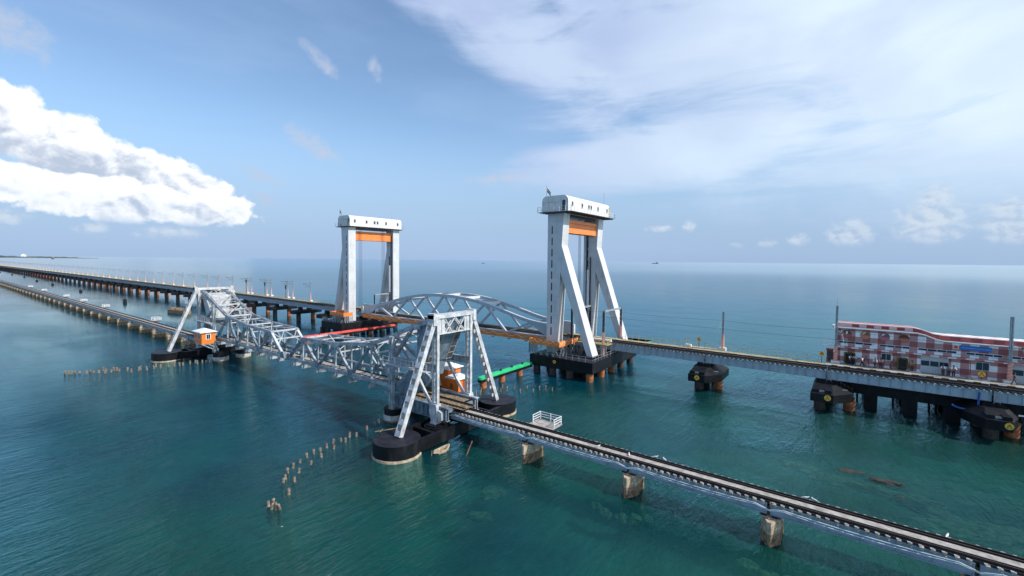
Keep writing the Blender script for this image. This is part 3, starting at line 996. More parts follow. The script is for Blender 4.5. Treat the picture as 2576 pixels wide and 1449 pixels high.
def caissons(mirror):
    mx = (lambda x: 2 * MID - x) if mirror else (lambda x: x)
    XC = -42.1
    wh = 'far' if mirror else 'near'
    t = empty('caisson_pier', (mx(XC), YO + .3, 0), '%s pair of big black round caissons joined by black beams' % wh, 'pier')
    for s in (-1, 1):
        cy = YO + .35 + s * 9.55
        d_ = MB().cyl(mx(XC), cy, 0.28, 1.86, 2.78, 48).build('caisson_drum', M_BLACK, t)
        MB().cyl(mx(XC), cy, 1.86, 1.875, 2.74, 48).build('drum_top', M_BLACKTOP, d_)
        MB().cyl(mx(XC), cy, -3.0, 0.28, 2.88, 48).build('waterline_band', M_CONC, d_)
    g = MB()
    for e in (-2.1, 2.1):
        x = mx(XC + e)
        g.box(x - .28, x + .28, YO + .35 - 8.2, YO + .35 + 8.2, 0.25, 1.72)
    for yy in (YO - 4.9, YO - 1.6, YO + 2.2, YO + 5.6):
        g.box(mx(XC) - 1.82, mx(XC) + 1.82, yy - .22, yy + .22, 0.4, 1.64)
    g.build('tie_beams', M_BLACK, t)
    for yy in (YO - 2.9, YO + 3.4):
        MB().cyl(mx(XC), yy, -3, 1.66, 1.55, 32).cyl(mx(XC), yy, 1.66, 1.84, 1.25, 32).build('column_pad', M_BLACK, t)
    for yy, w_ in ((41.3, 'near side'), (46.0, 'far side')):
        X = mx(-51.6)
        c = empty('small_caisson', (X, yy, 0), 'small black topped caisson with white band, %s of the %s leaf' % (w_, wh), 'pier')
        MB().cyl(X, yy, 0.95, 1.85, 1.5, 36).build('black_cap', M_BLACK, c)
        MB().cyl(X, yy, 0.22, 0.95, 1.58, 36).build('white_band', mat('whitewashed_band', (0.50, 0.48, 0.44), 0.9, 0, 0.2, 1.5, (0.2, 0.13, 0.08), 0.6, 2.0, True), c)
        MB().cyl(X, yy, -3.0, 0.22, 1.62, 36).build('stained_foot', M_STONE, c)
    return t


caissons(False)
caissons(True)


def cabin(x0, x1, y0, y1, z0, z1, label, feet, big=True):
    t = empty('control_cabin', ((x0 + x1) / 2, (y0 + y1) / 2, z0), label, 'cabin')
    MB().box(x0, x1, y0, y1, z0, z1).build('wall', M_CABIN, t, bevel=0.02)
    e = 0.35
    xm0, xm1, ym = x0 + (x1 - x0) * .42, x1 - (x1 - x0) * .42, (y0 + y1) / 2
    zt = z1 + 0.75
    vs = [(x0 - e, y0 - e, z1 - .05), (x1 + e, y0 - e, z1 - .05), (x1 + e, y1 + e, z1 - .05), (x0 - e, y1 + e, z1 - .05),
          (x0 - e, y0 - e, z1 + .05), (x1 + e, y0 - e, z1 + .05), (x1 + e, y1 + e, z1 + .05), (x0 - e, y1 + e, z1 + .05), (xm0, ym, zt), (xm1, ym, zt)]
    MB().add(vs, [(0, 1, 2, 3), (0, 1, 5, 4), (1, 2, 6, 5), (2, 3, 7, 6), (3, 0, 4, 7), (4, 5, 9, 8), (5, 6, 9), (6, 7, 8, 9), (7, 4, 8)]).build('roof', M_WHITE, t)
    zc, hh = z0 + (z1 - z0) * .62, (z1 - z0) * .24
    if not big:
        MB().box(x1, x1 + .04, y0 + .9, y0 + 1.5, z0 + .1, z1 - .35).build('door', M_RUSTDOOR, t)
        MB().box(x0 + .4, x0 + 1.0, y0 - .04, y0, z0 + .3, z0 + 1.1).build('window', M_RUSTDOOR, t)
    w1 = MB()
    ym2 = y0 + (y1 - y0) * .48
    if not big:
        return t
    w1.box(x1 + .0, x1 + .06, ym2 - .48, ym2 + .48, zc - hh, zc + hh)
    f1 = w1.build('window', M_WHITE, t)
    MB().box(x1 + .06, x1 + .09, ym2 - .34, ym2 - .03, zc - hh + .12, zc + hh - .12).box(x1 + .06, x1 + .09, ym2 + .03, ym2 + .34, zc - hh + .12, zc + hh - .12).build('pane', M_GLASS, f1)
    for xx in (x0 + (x1 - x0) * .3, x0 + (x1 - x0) * .72):
        f2 = MB().box(xx - .36, xx + .36, y0 - .05, y0, zc - hh, zc + hh).build('window', M_WHITE, t)
        MB().box(xx - .27, xx + .27, y0 - .08, y0 - .05, zc - hh + .1, zc + hh - .1).build('pane', M_GLASS, f2)
    g = MB()
    for xx in (x0 + .2, x1 - .2):
        for a, c in (((y0 + .2, z0 - .08), (feet[0], feet[1])), ((y1 - .1, z0 - .08), (feet[0], feet[1])), (((y0 + y1) / 2, z0 - .08), (feet[0], feet[1] + .5))):
            g.beam((xx, *a), (xx, *c), .1, .1)
        g.beam((xx, y0, z0 - .08), (xx, y1 + .6, z0 - .08), .14, .14)
    g.beam((x0, y0 + .2, z0 - .08), (x1, y0 + .2, z0 - .08), .14, .14)
    g.build('bracket', M_OLDW, t)
    return t


cabin(-114.2, -110.0, 36.9, 39.5, 4.45, 6.95, 'orange cabin with white hipped roof on the near side of the far bascule leaf', (40.2, 2.5))
M_RUSTDOOR = mat('dark_orange_door', (0.35, 0.08, 0.02), 0.6)
cabin(-46.8, -44.7, 47.2, 49.3, 3.8, 5.7, 'lower orange cabin with white roof, right of the taller one behind the near tower', (46.8, 2.2), False)
cabin(-49.4, -46.9, 47.4, 50.0, 3.5, 6.8, 'taller orange cabin with white roof behind the near tower, left of the lower one', (46.8, 2.2), False)

# ------------------------------------------------------------------ new bridge: approach spans
YG0, YG1 = 86.5, 89.9         # girder planes
NEW_STEP = 17.95


def new_span(x0, x1, label, detail=True):
    t = empty('deck_span', (x0, 88.2, 4.7), label, 'bridge span', 'steel girder spans of the new railway bridge')
    xa, xb = x0 + .08, x1 - .12
    for y in (YG0, YG1):
        g = MB()
        g.box(xa, xb, y - .02, y + .02, 4.78, 6.08)
        g.box(xa, xb, y - .24, y + .24, 6.08, 6.13)
        g.box(xa, xb, y - .24, y + .24, 4.73, 4.78)
        n = 14
        for i in range(n + 1):
            x = xa + .08 + (xb - xa - .16) * i / n
            g.box(x - .03, x + .03, y - .2, y - .02, 4.78, 6.08)
        g.build('girder', M_NGIRD, t)
    g = MB()
    n = 14
    for i in range(n):
        x = xa + .7 + (xb - xa - 1.2) * i / (n - 1)
        g.mark().tube((x, YG0 - .30, 5.98), (x, YG0 - .18, 5.98), .07, 8)
        g.beam((x, YG0 - .3, 6.02), (x, YG0 + .1, 6.10), .08, .06)
    (g.build_each if detail else g.build)('bracket_lug', M_WHITE, t)
    g = MB()
    n = 26
    for i in range(n):
        x = xa + .3 + (xb - xa - .6) * i / (n - 1)
        g.mark().box(x - .12, x + .12, YG0 - .35, YG0 + 3.0, 6.14, 6.32)
    (g.build_each('sleeper', M_SLEEPN, t) if detail else g.build('sleepers', M_SLEEPN, t))
    for y in (YG0 + .55, YG0 + 2.23):
        MB().box(xa, xb + .1, y - .05, y + .05, 6.42, 6.52).box(xa, xb + .1, y - .02, y + .02, 6.33, 6.42).build('rail', M_RAIL, t)
    MB().box(xa, xb, YG0 - .05, YG0 + .1, 6.325, 6.38).box(xa, xb, YG0 + .8, YG0 + .92, 6.33, 6.45).box(xa, xb, YG0 + 1.86, YG0 + 1.98, 6.33, 6.45).build('guard_rail', M_RAIL, t)
    MB().box(xa, xb, YG0 + .95, YG0 + 1.83, 6.33, 6.36).build('ballast_plate', M_SLEEPN, t)
    MB().box(xa, xb + .1, YG0 + 3.1, YG0 + 4.75, 6.30, 6.38).build('walkway', M_DECK, t)
    g = MB()
    n = 12
    for i in range(n):
        x = xa + .3 + (xb - xa) * i / n
        g.box(x - .03, x + .03, YG0 + 4.7, YG0 + 4.76, 6.38, 7.45)
    for zz in (6.9, 7.42):
        g.box(xa, xb + .1, YG0 + 4.715, YG0 + 4.745, zz - .015, zz + .015)
    g.build('railing', M_YEL, t)
    return t


def disc_emblem(x, y, z, parent, rad=.42):
    d_ = MB().tube((x, y, z), (x, y - .04, z), rad, 24).build('emblem', M_YDISC, parent)
    g = MB()
    yy = y - .05
    g.box(x - .06, x + .06, yy, yy + .012, z + .02, z + .26)
    g.prism([(x - .2, z + .02), (x - .05, z + .14), (x - .05, z - .02)], yy, yy + .012, 'y')
    g.prism([(x + .2, z + .02), (x + .05, z + .14), (x + .05, z - .02)], yy, yy + .012, 'y')
    g.box(x - .24, x - .08, yy, yy + .012, z - .24, z - .08)
    g.box(x + .08, x + .24, yy, yy + .012, z - .24, z - .08)
    g.build('emblem_mark', mat('brown_mark', (0.16, 0.05, 0.01), 0.6), d_)
    return d_


def new_pier(x, label, detail, nl=-1.5, nr=1.5, wl=-3.0, wr=3.0, em=.05, p2=2.0):
    if not detail:
        t = empty('pier_cap', (x, 88, 0), label, 'pier', 'black piers of the new railway bridge')
        q = [(x - 1.3, 83.2), (x + 1.3, 83.2), (x + 2.0, 84.8), (x + 2.0, 92.6), (x + 1.3, 94.2), (x - 1.3, 94.2), (x - 2.0, 92.6), (x - 2.0, 84.8)]
        MB().prism(q, 2.35, 3.6, 'z').build('cap', M_BLACK, t)
        for yy in (YG0, YG1):
            MB().box(x - .7, x + .7, yy - .6, yy + .6, 3.6, 4.75).build('pedestal', M_BLACK, t)
        MB().cyl(x, 85.8, -3, 2.35, .8, 18).build('pile', M_PILED, t)
        MB().cyl(x + .2, 91.3, -3, 2.35, .8, 18).build('pile', M_PILE, t)
        return t
    t = empty('pier_cap', (x, 88, 0), label, 'pier', 'black piers of the new railway bridge')
    out = [(x + nl, 82.3), (x + nr, 82.3), (x + wr, 85.4), (x + wr, 91.5), (x + 1.5, 94.5), (x - 1.5, 94.5), (x + wl, 91.5), (x + wl, 85.4)]
    inn = [(x + nl * .75, 84.9), (x + nr * .75, 84.9), (x + 1.5, 85.9), (x + 1.5, 91.2), (x + 1.1, 92), (x - 1.1, 92), (x - 1.5, 91.2), (x - 1.5, 85.9)]
    g = MB()
    g.prism(out, 1.95, 3.2, 'z')
    g.prism(out, 3.2, 4.1, 'z', inn)
    g.build('cap', M_BLACK, t)
    g = MB()
    g.box(x - 1.05, x + 1.05, 86.0, 92.3, 3.85, 4.5)
    g.box(x - 1.3, x + 1.3, 87.4, 91.0, 3.9, 4.6)
    for yy in (YG0, YG1):
        for e in (-.55, .45):
            g.box(x + e - .25, x + e + .25, yy - .3, yy + .3, 4.5, 4.73)
    g.build('pedestal', M_BLACK, t)
    if detail:
        g = MB()
        nm = (nl + nr) / 2
        g.mark().box(x + nm - 1.2, x + nm - .35, 82.6, 84.4, 3.2, 3.75)
        g.mark().box(x + nm + .35, x + nm + 1.2, 82.6, 84.4, 3.2, 3.75)
        g.build_each('nose_block', M_BLACK, t)
        MB().box(x + nm - .35, x + nm + .3, 82.8, 82.87, 3.2, 3.65).build('access_plate', M_GALV, t)
        disc_emblem(x + em, 82.3, 2.7, t)
        lo = MB()
        for e in (-.28, .28):
            lo.box(x + .35 + e - .025, x + .35 + e + .025, 86.06, 86.12, 3.8, 6.2)
        for i in range(9):
            lo.box(x + .07, x + .63, 86.07, 86.11, 3.9 + i * .27, 3.95 + i * .27)
        lo.build('ladder', M_GALV, t)
        MB().add([(x + 2.1, 85.1, 3.50), (x + 2.75, 85.6, 3.42), (x + 2.75, 85.5, 3.64), (x + 2.1, 85.0, 3.72)], [(0, 1, 2, 3)]).build('name_plate', M_WHITE, t)
    for px, py, mm in ((x + nl + 1.1, 85.6, M_PILED), (x + p2, 88.0, M_PILE), (x - .6, 90.6, M_PILED), (x + .6, 92.9, M_PILED)):
        MB().cyl(px, py, -3, 1.95, .78, 20).build('pile', mm, t)
    return t


xs_r = [-37.9, -20.3, -2.05, 16.2, 34.45, 52.7]
s0 = new_span(xs_r[1], xs_r[2], 'grey girder span with yellow-railed walkway, second to the right of the near lift tower')
sa = new_span(xs_r[0], xs_r[1], 'grey girder span with yellow-railed walkway running from the near lift tower to the first pier')
for i in (2, 3, 4):
    s_ = copy_thing(s0, (xs_r[i], 88.2, 4.7), 'grey girder span in front of the %s' % ['left half of the chequered building', 'right half of the chequered building', 'part of the building beyond the right frame edge'][i - 2])
    for ch in list(s_.children):                # the station platform takes the walkway's place
        if ch.name.startswith(('walkway', 'railing')):
            bpy.data.objects.remove(ch)
labs = ['black hexagonal pier with yellow disc, alone in open water right of the near lift tower', 'black pier with yellow disc below the left end of the chequered building',
        'black pier with yellow disc and blue net at the right frame edge', 'black pier beyond the right frame edge']
new_pier(-20.5, labs[0], True, -1.6, 1.2, -1.9, 3.3, -.1, 2.2)
new_pier(-2.1, labs[1], True, -1.85, 1.05, -1.8, 3.5, .33, 3.0)
new_pier(16.2, labs[2], True, -1.3, 1.15, -3.0, 2.2, .8, 2.2)
new_pier(34.5, labs[3], True)
XB0 = -126.6
sL = new_span(XB0 - NEW_STEP, XB0, 'grey girder span joining the far lift tower', False)
sL.location.z += 0.35
pL = new_pier(XB0 - NEW_STEP, 'black pier cap on rusty piles, first to the left of the far lift tower', False)
pL.location.z += 0.3
NL = 100
for k in range(1, NL):
    x = XB0 - NEW_STEP * (k + 1)
    zz = 5.05 + 0.3 * min(1, k / 10)
    copy_thing(sL, (x, 88.2, zz), 'new bridge girder span, %s left of the far lift tower' % nth(k + 1))
    copy_thing(pL, (x, 88, 0.3 + 0.3 * min(1, k / 10)), 'black pier cap, %s left of the far lift tower' % nth(k + 1))


# ------------------------------------------------------------------ lift towers
def lift_tower(mirror):
    MX = -86.1
    mx = (lambda x: 2 * MX - x) if mirror else (lambda x: x)
    wh = 'far left' if mirror else 'near right'
    t = empty('lift_tower', (mx(-48), 89, 3.8), '%s grey lift tower with raking legs and white winch house' % wh, 'tower')
    foot = -42.0 if mirror else -39.6
    B = lambda g, xa, xb, *r_: g.box(min(mx(xa), mx(xb)), max(mx(xa), mx(xb)), *r_)
    yf = 1.1 if mirror else .4
    for (y0, y1) in ((80.0, 82.5), (95.7 + yf, 98.2 + yf)):
        full = [(-50.4, 3.9), (-48.05, 3.9), (-47.25, 20.7), (foot - 1.25, 3.9), (foot, 3.9), (-47.0, 26.2), (-46.6, 32.8), (-50.4, 32.8)]
        core = [(-50.2, 3.9), (-48.6, 3.9), (-47.55, 20.9), (foot - 1.25, 3.9), (foot, 3.9), (-47.0, 26.2), (-46.6, 32.8), (-50.2, 32.8)]
        c = MB()
        c.prism([(mx(a_), z) for a_, z in core], y0 + .22, y1 - .22, 'y')
        for ya in (y0, y1 - .22):
            c.prism([(mx(a_), z) for a_, z in full], ya, ya + .22, 'y')
        c.beam((mx(-50.3), (y0 + y1) / 2, 3.9), (mx(-50.3), (y0 + y1) / 2, 32.8), y1 - y0 - .44, .2, (1, 0, 0))
        col = c.build('column', M_TOWER, t)
        g = MB()
        for k in range(10):
            z1 = 30.2 - 2.34 * k
            g.mark()
            B(g, -49.44, -49.18, y0 - .02, y0 + .01, z1 - 1.6, z1)
        g.build_each('slot_shade', M_DARK, col)  # dark strips on the face stand in for the shade inside slots
        g = MB()
        B(g, foot - 1.7, foot + .3, y0 - .1, y1 + .1, 3.8, 4.15)
        g.build('base_plate', M_BLACK, col)
        # guide rails on the inner faces
        g = MB()
        yi = y1 + .12 if y0 < 85 else y0 - .12
        B(g, -49.6, -49.3, yi - .12, yi + .12, 6, 31)
        B(g, -48.6, -48.45, yi - .12, yi + .12, 6, 24)
        g.build('guide_rail', M_DARK, t)
    g = MB()
    B(g, -49.2, -48.7, 95.2 + yf, 95.55 + yf, 12.0, 21.0)
    g.build('white_duct', M_WHITE, t)
    # counterweight beam between the columns
    g = MB()
    B(g, -49.4, -47.2, 82.7, 95.5 + yf, 28.9, 31.0)
    B(g, -49.5, -47.0, 82.7, 95.5 + yf, 31.0, 31.7)
    g.build('counterweight_beam', M_ORANGE, t, bevel=.05)
    g = MB()
    for i in range(4):
        g.mark().tube((mx(-49.9), 84.0 + i * .35, 8.2), (mx(-49.9), 84.0 + i * .35, 32.8), .035, 5)
        g.mark().tube((mx(-49.9), 92.6 + i * .35, 8.2), (mx(-49.9), 92.6 + i * .35, 32.8), .035, 5)
    g.build_each('hoist_rope', M_WIRE, t)
    g = MB()
    B(g, -49.9, -47.2, 83.0, 95.2, 32.2, 32.75)
    g.build('head_girder', M_DARK, t)
    # winch house with rounded roof edges
    xa, xb, za, zb, rr = -51.3, -45.1, 33.1, 36.35, 1.15
    prof = [(xa, za), (xb, za)]
    for i in range(7):
        a_ = R(90) * i / 6
        prof.append((xb - rr + rr * math.cos(a_), zb - rr + rr * math.sin(a_)))
    for i in range(7):
        a_ = R(90) + R(90) * i / 6
        prof.append((xa + rr + rr * math.cos(a_), zb - rr + rr * math.sin(a_)))
    hy = .9 if mirror else 0.1
    hs = MB().prism([(mx(a_), z) for a_, z in prof], 79.0 + hy, 98.6 + hy, 'y').build('winch_house', M_HEAD, t)
    sgn = [xb + .03]
    if mirror:
        sgn = [xa - .03]
    for xf in sgn:
        for yy in [q_ + hy for q_ in (80.7, 84.9, 87.9, 89.0, 92.3, 97.0)]:
            wn = MB()
            B(wn, xf - .03, xf + .03, yy - .36, yy + .36, 34.1, 35.2)
            w_ = wn.build('window', M_HEAD, hs)
            wn = MB()
            B(wn, xf - .05, xf + .05, yy - .28, yy + .28, 34.2, 35.1)
            wn.build('window', M_GLASS, hs)
    dx = -46.1 if not mirror else -50.6
    g = MB()
    B(g, dx - .5, dx + .5, 78.95 + hy, 79.02 + hy, 33.2, 35.5)
    d_ = g.build('door', M_WHITE, hs)
    g = MB()
    B(g, dx - .36, dx + .36, 78.92 + hy, 78.95 + hy, 33.25, 35.35)
    g.build('door', M_DARK, hs)
    g = MB()
    B(g, xa - .03, xb + .03, 78.96 + hy, 78.995 + hy, 34.99, 35.01)
    for i in range(5):
        x = xa + .2 + i * 1.45
        B(g, x - .008, x + .008, 78.97 + hy, 79.0 + hy, 33.1, 35.8)
    g.build('cladding_seam', M_DARK, hs)
    # gallery round the house
    g = MB()
    y0, y1 = 78.4 + hy, 99.2 + hy
    x0, x1 = (xa - .7, xb + 1.0) if not mirror else (xa - .3, xb + .6)
    B(g, x0, x1, y0, y1, 32.96, 33.04)
    for i in range(22):
        yy = y0 + .3 + (y1 - y0 - .6) * i / 21
        B(g, x0 + .5, x1 - .3, yy - .05, yy + .05, 32.78, 32.96)
    g.build('gallery', mat('dark_gallery_steel', (0.10, 0.10, 0.11), 0.6, 0.2), t)
    g = MB()
    B(g, -50.6, -46.4, 80.4, 97.8, 32.76, 32.9)
    g.build('soffit', mat('warm_soffit', (0.42, 0.33, 0.28), 0.7), t)
    g = MB()
    rails = [((x0, y0), (x1, y0)), ((x0, y1), (x1, y1))]
    if not mirror:
        rails += [((x1, y0), (x1, y1)), ((x0, y0), (x0, y1))]
    for (a, c) in rails:
        L = math.hypot(c[0] - a[0], c[1] - a[1])
        n = max(3, int(L / 1.3))
        for i in range(n + 1):
            x, y = a[0] + (c[0] - a[0]) * i / n, a[1] + (c[1] - a[1]) * i / n
            B(g, x - .03, x + .03, y - .03, y + .03, 33.06, 34.1)
        for zz in (33.55, 34.08):
            g.beam((mx(a[0]), a[1], zz), (mx(c[0]), c[1], zz), .04, .04)
    g.build('gallery_railing', M_WHITE if not mirror else M_GALV, t)
    g = MB()
    xx = xb + .08 if not mirror else xa - .08
    if not mirror:
        g.tube((mx(xx), 98.3, 33.1), (mx(xx), 98.2, 35.6), .09, 8)
        g.build('drain_pipe', M_YEL, hs)
    # flag and mast
    fx = -50.4 if not mirror else -46.8
    fp = MB().tube((mx(fx), 79.4, 35.6), (mx(fx), 79.4, 38.6), .05, 6).build('flag_pole', M_GALV, t)
    X = mx(fx)
    fo = []
    for dz, mm, nm in ((0, (0.70, 0.22, 0.02), 'saffron'), (-.28, (0.75, 0.75, 0.75), 'white'), (-.56, (0.02, 0.16, 0.04), 'green')):
        g = MB()
        for i in range(5):
            xA, xB_ = X + .05 + i * .2, X + .05 + (i + 1) * .2
            za_, zb_ = 38.1 + dz - i * .20, 38.1 + dz - (i + 1) * .20
            yA, yB = 79.4 + .1 * math.sin(i), 79.4 + .1 * math.sin(i + 1)
            g.add([(xA, yA, za_), (xB_, yB, zb_), (xB_, yB, zb_ - .28), (xA, yA, za_ - .28)], [(0, 1, 2, 3)])
        g.build('flag_stripe', mat('flag_' + nm, mm, 0.9), fp)
    MB().tube((mx(xb if not mirror else xa) , 95.5, 36.0), (mx(xb if not mirror else xa), 95.5, 38.8), .04, 6).build('lightning_rod', M_GALV, t)
    return t


lift_tower(False)
lift_tower(True)


def pile_cap(mirror):
    mx = (lambda x: -172.2 - x) if mirror else (lambda x: x)
    B = lambda g, xa, xb, *r_: g.box(min(mx(xa), mx(xb)), max(mx(xa), mx(xb)), *r_)
    xr = -41.2 if mirror else -37.9
    t = empty('pile_cap', (mx(-45), 87, 0), 'big black slab on piles under the %s lift tower' % ('far left' if mirror else 'near right'), 'foundation')
    g = MB()
    B(g, -52.2, xr, 76.4, 98.6, 1.6, 3.75)
    s_ = g.build('slab', M_BLACK, t, bevel=.06)
    g = MB()
    B(g, -52.1, xr - .1, 76.5, 98.5, 3.75, 3.765)
    g.build('slab_top', M_BLACKTOP, s_)
    for yy in (77.4, 82.3, 87.2, 92.0, 97.2):
        for x in (-51.0, -47.2, -43.3, xr + 1.0 if mirror else -38.9):
            out = x > -39.5 or yy < 78
            MB().cyl(mx(x), yy, -3, 1.6, .72, 20).build('pile', M_PILE if (x > -39.5 and yy < 91) else M_PILED, t)
    g = MB()
    y, xl = 76.55, -52.05
    for i in range(11):
        x = xl + (xr - .15 - xl) * i / 10
        B(g, x - .03, x + .03, y - .03, y + .03, 3.76, 4.8)
    for i in range(17):
        yy = 76.55 + 21.8 * i / 16
        B(g, xr - .18, xr - .12, yy - .03, yy + .03, 3.76, 4.8)
    for z in (4.28, 4.78):
        B(g, xl, xr - .15, y - .025, y + .025, z - .025, z + .025)
        B(g, xr - .175, xr - .125, y, 98.3, z - .025, z + .025)
    g.build('railing', M_GALV, t)
    if not mirror:
        disc_emblem(-46.2, 76.38, 2.9, t, .35)
    # working platform round the near column
    p = empty('work_platform', (mx(-48), 80, 3.8), 'orange draped scaffold platform around the near column of the %s tower' % ('far left' if mirror else 'near right'), 'platform')
    g = MB()
    B(g, -52.6, -45.4, 76.8, 79.9, 5.9, 6.0)
    B(g, -47.4, -45.4, 79.9, 84.5, 5.9, 6.0)
    g.build('deck', M_DECK, p)
    g = MB()
    edges = [((-52.6, 76.8), (-45.4, 76.8)), ((-45.4, 76.8), (-45.4, 84.5)), ((-52.6, 76.8), (-52.6, 79.9))]
    for a, c in edges:
        g.beam((mx(a[0]), a[1], 6.35), (mx(c[0]), c[1], 6.35), .06, 1.15)
    sk = g.build('skirt_cloth', M_CLOTH, p)
    g = MB()
    for a, c in edges[:2]:
        L = math.hypot(c[0] - a[0], c[1] - a[1])
        n = int(L / 1.3)
        for i in range(n):
            for k in range(8):
                t0, t1 = k / 8, (k + 1) / 8
                f0, f1 = (i + t0) / n, (i + t1) / n
                q = []
                for ff, tt in ((f0, t0), (f1, t1)):
                    z = 6.85 - .5 * (1 - (2 * tt - 1) ** 2)
                    q.append((mx(a[0] + (c[0] - a[0]) * ff) + (0 if a[0] != c[0] else (.05 if not mirror else -.05)), a[1] + (c[1] - a[1]) * ff - (.05 if a[1] == c[1] else 0), z))
                g.beam(q[0], q[1], .05, .11)
    g.build('swag', M_SWAG, sk)
    g = MB()
    for a, c in edges:
        n = 5
        for i in range(n + 1):
            x, y = mx(a[0] + (c[0] - a[0]) * i / n), a[1] + (c[1] - a[1]) * i / n
            g.beam((x, y, 3.77), (x, y, 5.9), .1, .1)
            if i < n:
                x2, y2 = mx(a[0] + (c[0] - a[0]) * (i + 1) / n), a[1] + (c[1] - a[1]) * (i + 1) / n
                g.beam((x, y, 3.8), (x2, y2, 5.85), .06, .06)
                g.beam((x2, y2, 3.8), (x, y, 5.85), .06, .06)
    g.build('scaffold_legs', M_GALV, p)
    if not mirror:
        p = empty('side_platform', (-42, 84, 3.8), 'ochre scaffold platform with yellow railing between the legs of the near lift tower', 'platform')
        g = MB()
        B(g, -45.2, -38.2, 83.4, 86.0, 6.0, 6.15)
        g.build('deck', M_DECK, p)
        g = MB()
        for i in range(9):
            x = -45.1 + i * .86
            B(g, x - .04, x + .04, 83.38, 83.46, 6.15, 7.1)
        for z in (6.6, 7.08):
            B(g, -45.2, -38.2, 83.4, 83.45, z - .03, z + .03)
        for z in (6.6, 7.08):
            B(g, -38.25, -38.2, 83.4, 86, z - .03, z + .03)
        g.build('railing', M_YEL, p)
        g = MB()
        for i in range(7):
            x = -45 + i * 1.1
            for yy in (83.5, 85.8):
                g.beam((x, yy, 3.77), (x, yy, 6.0), .09, .09)
            g.beam((x, 83.5, 3.8), (x + (1.1 if i < 6 else 0), 83.5, 5.9), .06, .06)
        for i in range(5):
            yy = 76 + 0
        for i in range(8):
            g.beam((-44.6 + i * .12, 83.1, 3.8 + i * .28), (-43.9 + i * .12, 83.1, 3.8 + i * .28), .3, .04)
        g.build('scaffold_legs', M_GALV, p)
        g = MB()
        g.tube((-43.6, 86.3, 6.6), (-38.6, 86.3, 6.6), .28, 14)
        g.build('pipe', M_WHITE, p)
        g = MB()
        B(g, -45.0, -42.6, 84.2, 85.6, 6.15, 6.75)
        g.build('equipment_box', M_PLATE, p, bevel=.15)


pile_cap(False)
pile_cap(True)
# track carried over the slabs
for nm, xa, xb in (('near', -50.4, -37.9), ('far', XB0, -121.8)):
    t = empty('approach_deck', (xa, 88, 4.7), 'short dark track deck passing through the %s lift tower' % nm, 'bridge deck')
    MB().box(xa, xb, YG0, YG0 + .1, 4.7, 6.1).box(xa, xb, YG1, YG1 + .1, 4.7, 6.1).build('girder', M_NGIRD, t)
    g = MB()
    x = xa + .2
    while x < xb - .1:
        g.box(x - .12, x + .12, YG0 - .3, YG0 + 3.0, 6.14, 6.32)
        x += .66
    g.build('sleepers', M_SLEEPN, t)
    for y in (YG0 + .55, YG0 + 2.23):
        MB().box(xa, xb, y - .05, y + .05, 6.33, 6.52).build('rail', M_RAIL, t)
    MB().box(xa, xb, YG0 + 3.1, YG0 + 4.75, 6.3, 6.38).build('walkway', M_DECK, t)
    g = MB()
    for x in (xa + 2, xb - 1.0):
        for y in (YG0, YG1):
            g.box(x - .6, x + .6, y - .5, y + .5, 3.77, 4.7)
    g.build('plinth', M_BLACK, t)

# ------------------------------------------------------------------ lift span (bowstring-like truss)
t = empty('lift_span', (-86.1, 88.3, 5), 'grey curved truss lift span draped in orange between the two lift towers', 'bridge span')
XA, XZ = -121.6, -50.55
half = (XZ - XA) / 2
MXS = (XA + XZ) / 2


def arch_z(x):
    s = min(1, abs(x - MXS) / half)
    pts_ = [(0, 13.55), (.12, 13.45), (.3, 12.85), (.45, 11.9), (.6, 10.6), (.72, 9.5), (.82, 8.85), (.92, 8.65), (1, 8.65)]
    for (a, za), (c, zc) in zip(pts_[:-1], pts_[1:]):
        if s <= c:
            k = (s - a) / (c - a)
            return za + (zc - za) * k
    return 8.65


def smooth_arch(x):
    return sum(arch_z(x + d) for d in (-2.4, -1.2, 0, 1.2, 2.4)) / 5


bn_ = [-121.6 + 14.21 * k for k in range(6)]
tn_ = [b_ + 7.1 for b_ in bn_[:5]]
for y in (85.2, 91.6):
    g = MB()
    n = 56
    top_, botp = [], []
    for i in range(n + 1):
        x = XA + (XZ - XA) * i / n
        z = smooth_arch(x)
        top_.append((x, z + .38))
        botp.append((x, z - .38))
    for i in range(n):
        g.prism([top_[i], top_[i + 1], botp[i + 1], botp[i]], y - .36, y + .36, 'y')
    g.build('arched_chord', M_ARCH, t)
    g = MB()
    g.box(XA, XZ, y - .3, y + .3, 5.35, 6.15)
    g.build('bottom_chord', M_ARCH, t)
    for e in (0, 1):
        xe = XA if e == 0 else XZ
        dd = 1 if e == 0 else -1
        pts_ = [(xe, 6.0), (xe, smooth_arch(xe) + .2), (xe + dd * 3.5, smooth_arch(xe + dd * 3.5) + .1), (xe + dd * 7.3, smooth_arch(xe + dd * 7.3) - .1), (xe + dd * 7.0, 8.3), (xe + dd * 3.0, 6.0)]
        MB().prism(pts_, y - .28, y + .28, 'y').build('end_web', M_ARCH, t)
    for i, x in enumerate(tn_):
        z = smooth_arch(x)
        for e, bx in ((-1, bn_[i]), (1, bn_[i + 1])):
            if (i == 0 and e == -1) or (i == 4 and e == 1):
                continue
            MB().beam((x + e * .35, y, z - .3), (bx - e * .5, y, 6.1), .48, .50).build('diagonal', M_ARCH, t)
g = MB()
for x in (-100.4, -93.3, -86.1, -78.9, -71.8):
    z = smooth_arch(x)
    g.mark().box(x - .35, x + .35, 85.5, 91.3, z - .3, z + .3)
g.build_each('top_cross_beam', M_HEAD, t)
g = MB()
for (xa, xb) in ((-100.4, -93.3), (-93.3, -86.1), (-86.1, -78.9), (-78.9, -71.8)):
    g.mark().beam((xa, 85.5, smooth_arch(xa)), (xb, 91.3, smooth_arch(xb)), .25, .25)
